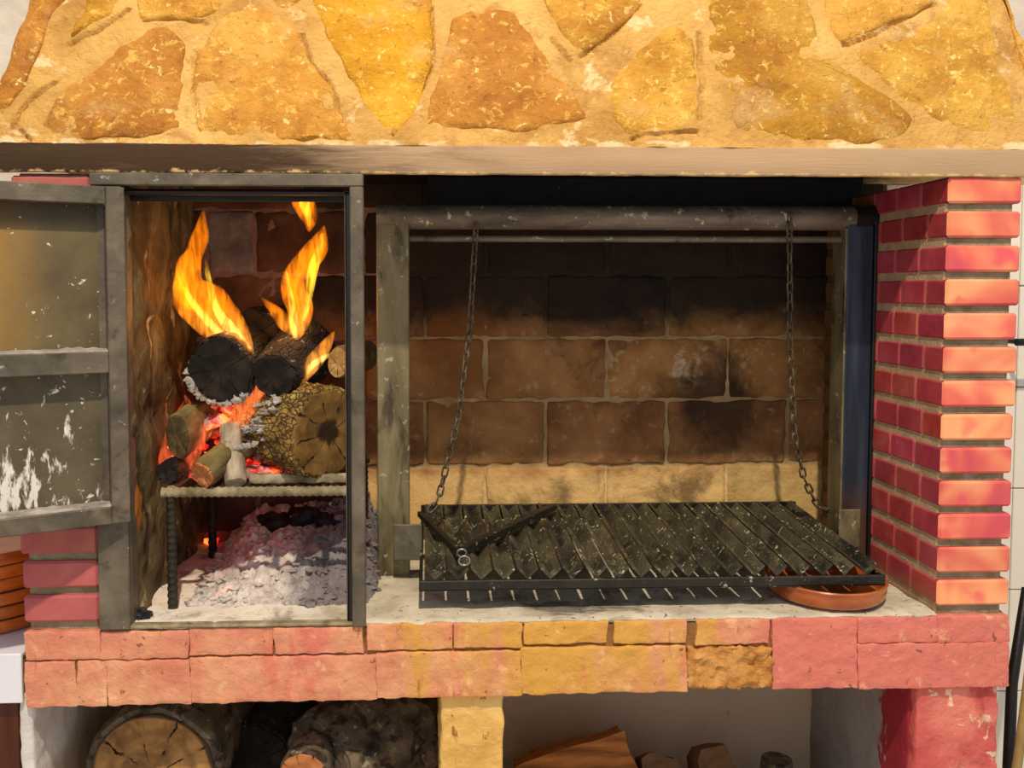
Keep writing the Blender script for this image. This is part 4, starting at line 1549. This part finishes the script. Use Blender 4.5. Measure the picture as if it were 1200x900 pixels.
jn = on_grill(541, 645, 0.010)
v, f = flatbar(jn, on_grill(648, 594, 0.012), 0.016, 0.012, 'steel_dark')
mesh_obj('bar', v, f, 'grill_frame_iron', hk, False)
v, f = flatbar(jn + Vector((-0.004, 0, -0.003)), on_grill(492, 602, 0.012), 0.010, 0.010, 'steel_dark')
mesh_obj('bar', v, f, 'grill_frame_iron', hk, False)
for (px, py, r) in ((544, 657, 0.0095), (541, 648, 0.008)):
    c = on_grill(px, py, 0.012)
    v, f = tube([c + Vector((r * math.cos(a * math.pi / 10), -0.3 * r * math.sin(a * math.pi / 10), 0.95 * r * math.sin(a * math.pi / 10))) for a in range(20)], 0.0017, 8, closed=True)
    mesh_obj('ring', v, f, 'bright_steel', hk, True, 180)

# ------------------------------------------------------------------ clay casserole under the grill corner
cc = Vector((P(968, 712, 0.09).x, 0.098, ZH + 0.004))
R = 0.5 * (P(1033, 700, 0.108).x - P(902, 700, 0.108).x)
zd = max(0.034, zf0 + gzz(0.03) - cc.z - 0.0015)
prof = [(0.0, 0.0), (R * 0.86, 0.0), (R * 0.93, 0.004), (R * 0.97, zd * 0.34), (R * 0.985, zd * 0.62), (R * 0.975, zd * 0.70), (R * 0.985, zd * 0.78), (R * 1.0, zd * 0.93),
        (R * 0.985, zd), (R * 0.945, zd * 0.98), (R * 0.93, zd * 0.6), (R * 0.88, zd * 0.3), (R * 0.7, zd * 0.18), (0.0, zd * 0.18)]
v, f = lathe([(max(r, 0.0005), z) for r, z in prof], cc, 56)
cz = mesh_obj('clay_casserole', v, f, 'terracotta_glaze', None, True, 50)
tag(cz, 'glazed brown clay casserole dish under the right corner of the grill', 'casserole')

# ------------------------------------------------------------------ wood store
ZLB = 0.336
for y, w_ in ((0.13, 'front'), (0.25, 'middle'), (0.37, 'rear')):
    log('firewood_log', (-0.63, y, ZST + 0.0425), (-0.02, y, ZST + 0.0425), 0.041, 0.041, 'bark_dark', 'end_store',
        w_ + ' thin pole lying crosswise under the big logs of the left store', amp=0.03, seed=40 + y * 50)


p = P(180, 905, 0.10)
r = p.z - ZLB - 0.004
log('firewood_log', (p.x, 0.10, ZLB + r + 0.002), (p.x + 0.01, 0.39, ZLB + r + 0.002), r, r, 'bark_dark', 'end_store',
    'big sawn log with ringed pale end at the left of the wood store', amp=0.04, seed=14.2, nr=56, inset=0.9)
p = P(304, 900, 0.24)
log('firewood_log', (p.x, 0.22, ZLB + 0.078), (p.x + 0.03, 0.40, ZLB + 0.078), 0.075, 0.072, 'charred', 'end_char',
    'black burnt log between the two big logs of the wood store', amp=0.08, seed=17.0)
p = P(425, 898, 0.16)
log('firewood_log', (p.x - 0.075, 0.13, ZLB + 0.110), (p.x + 0.075, 0.27, ZLB + 0.112), 0.104, 0.108, 'bark_dark', 'bark_dark',
    'big rough-barked dark log beside the yellow pier', amp=0.07, seed=19.5, nr=56, gouge=0.5)
p = P(356, 908, 0.05)
log('firewood_log', (p.x, 0.045, p.z), (p.x + 0.01, 0.115, p.z + 0.002), 0.045, 0.044, 'bark_dark', 'end_orange',
    'small log with fresh orange cut end before the rough-barked log', amp=0.05, seed=23.1)
hs = p.z - 0.046 - ZLB
log('firewood_log', (p.x, 0.03, ZLB + hs / 2), (p.x + 0.01, 0.135, ZLB + hs / 2), hs / 2 - 0.001, hs / 2 - 0.001, 'bark_dark', 'end_store',
    'log underneath the small orange ended log in the wood store', amp=0.03, seed=27.1)


def split(name_label, pts_front, y0, y1, mat, dx=0.0, dz=0.0):
    V = [Vector((x, y0, z)) for x, z in pts_front] + [Vector((x + dx, y1, z + dz if z > ZST + 0.01 else z)) for x, z in pts_front]
    n = len(pts_front)
    bm = bmesh.new()
    vs_ = [bm.verts.new(q) for q in V]
    bm.faces.new(vs_[:n]); bm.faces.new(vs_[n:])
    for i in range(n):
        bm.faces.new([vs_[i], vs_[(i + 1) % n], vs_[n + (i + 1) % n], vs_[n + i]])
    bmesh.ops.recalc_face_normals(bm, faces=bm.faces)
    bmesh.ops.subdivide_edges(bm, edges=bm.edges, cuts=6, use_grid_fill=True)
    for q in bm.verts:
        if q.co.z > ZST + 0.004:
            q.co += noise.noise_vector(q.co * 22) * 0.006
    bm.verts.index_update()
    Vv = [q.co.copy() for q in bm.verts]
    Ff = [[q.index for q in fc.verts] for fc in bm.faces]
    bm.free()
    o = mesh_obj('split_log', Vv, Ff, mat, None, True, 35)
    return tag(o, name_label, 'log', 'split logs in the right wood store')


def fr(pxs, Y):
    return [(P(a, b, Y).x, max(ZST + 0.001, P(a, b, Y).z)) for a, b in pxs]


split('golden split log with a flat slanting face beside the yellow pier', fr([(612, 1080), (604, 898), (640, 884), (732, 858), (746, 900), (748, 1080)], 0.20), 0.20, 0.32, 'split_wood', 0.01, -0.05)
split('low dark split log next to the golden split log', fr([(752, 1080), (752, 890), (768, 883), (796, 890), (800, 1080)], 0.20), 0.20, 0.26, 'split_dark', 0.0, -0.03)
split('dark pointed split log in the middle of the right wood store', fr([(818, 1080), (818, 890), (824, 878), (850, 874), (866, 900), (868, 1080)], 0.20), 0.20, 0.27, 'split_dark', 0.0, -0.03)
p = P(911, 905, 0.22)
rr_ = p.z - ZST
log('firewood_log', (p.x, 0.22, ZST + 0.001), (p.x, 0.225, p.z + 0.025), 0.034, 0.030, 'bark_dark', None,
    'dark round billet standing nearest the red pier', amp=0.08, seed=31.0)

# ------------------------------------------------------------------ left: tiled counter with clay dishes
XC = XL - 0.004
ct = thing('tiled_counter', (-0.95, 0.2, 0.0), 'white tiled counter left of the fireplace', 'counter')
ztop = P(10, 768, 0.0).z
zbot = P(10, 826, 0.0).z
box('counter_core', -1.5, XC - 0.002, 0.008, YB, zbot, ztop - 0.006, 'grout', ct)
x = XC
while x > -1.45:
    piece('tile', x - 0.145, x, 0.0, 0.008, zbot + 0.002, ztop - 0.004, 'tile_white', ct, 0.0015)
    y = 0.0
    while y < YB - 0.02:
        piece('tile', x - 0.145, x, y, min(y + 0.147, YB), ztop - 0.006, ztop + 0.002, 'tile_white', ct, 0.0015)
        y += 0.15
    x -= 0.148
cab = box('base_cabinet', -1.5, PX(24, 0.02, 860) - 0.002, 0.02, YB - 0.02, 0.0, zbot - 0.001, 'wood_cabinet')
tag(cab, 'dark brown wooden cabinet under the tiled counter', 'cabinet')
zz = ztop + 0.0025
dish_names = ['lowest', 'second lowest', 'third lowest', 'third highest', 'second highest', 'topmost']
for i in range(6):
    R = 0.150
    h = 0.0235
    c = (-0.832 + random.uniform(-0.004, 0.004), 0.20, zz)
    prof = [(0.0005, 0.0), (R * 0.94, 0.0), (R * 0.98, 0.002), (R, h * 0.35), (R, h * 0.8), (R * 0.985, h), (R * 0.95, h * 0.93), (R * 0.88, h * 0.45), (R * 0.78, 0.006), (0.0005, 0.006)]
    v, f = lathe(prof, c, 56)
    d = mesh_obj('clay_dish', v, f, 'terracotta_dish', None, True, 50)
    tag(d, dish_names[i] + ' orange clay dish in the stack on the white counter', 'dish', 'stacked clay dishes')
    zz += h + 0.0006

# ------------------------------------------------------------------ right: tiled wall, rail and leaning poles
wr = thing('wall_right', (1.2, 0.47, 0.0), kind='structure')
box('grout_bed', 1.003, PX(1193, YB, 450) + 0.602, YB + 0.012, YB + 0.034, 0.0, PZ(205, YB, 1190), 'grout', wr)
zgrid = [PZ(y, YB, 1190) for y in (1049, 930, 811, 692, 573, 454, 335, 216)]
xt = 1.006
tx = [1.006, PX(1193, YB, 450), PX(1193, YB, 450) + 0.2, PX(1193, YB, 450) + 0.4, PX(1193, YB, 450) + 0.6]
for i in range(len(tx) - 1):
    for j in range(len(zgrid) - 1):
        piece('tile', tx[i] + 0.001, tx[i + 1] - 0.001, YB + 0.004, YB + 0.014, zgrid[j] + 0.0012, zgrid[j + 1] - 0.0012, 'tile_cream', wr, 0.0015)
rail = thing('towel_rail', P(1196, 401, 0.36), 'black horizontal rail on the tiled wall right of the pillar', 'rail')
pr_ = P(1191, 401, 0.36)
v, f = tube([pr_, pr_ + Vector((0.4, 0, 0))], 0.008, 14)
mesh_obj('bar', v, f, 'coat_black', rail, True, 40)
v, f = tube([pr_ + Vector((0.02, 0, 0)), Vector((pr_.x + 0.02, YB + 0.006, pr_.z))], 0.006, 12)
mesh_obj('bracket', v, f, 'coat_black', rail, True, 40)
v, f = tube([P(1178, 905, 0.10) + Vector((0.0, 0, -0.55)), P(1186, 800, 0.16), P(1203, 690, 0.24)], [0.011, 0.010, 0.009], 14)
pk_ = mesh_obj('fire_iron', v, f, 'coat_black', None, True, 40)
tag(pk_, 'black iron pole leaning beside the right pillar', 'fire iron')
v, f = tube([P(1186, 905, 0.05) + Vector((-0.06, 0, -0.50)), P(1193, 890, 0.05), P(1207, 780, 0.10)], 0.008, 14)
wp = mesh_obj('wooden_pole', v, f, 'pole_wood', None, True, 40)
tag(wp, 'pale wooden pole leaning in front of the black iron', 'pole')
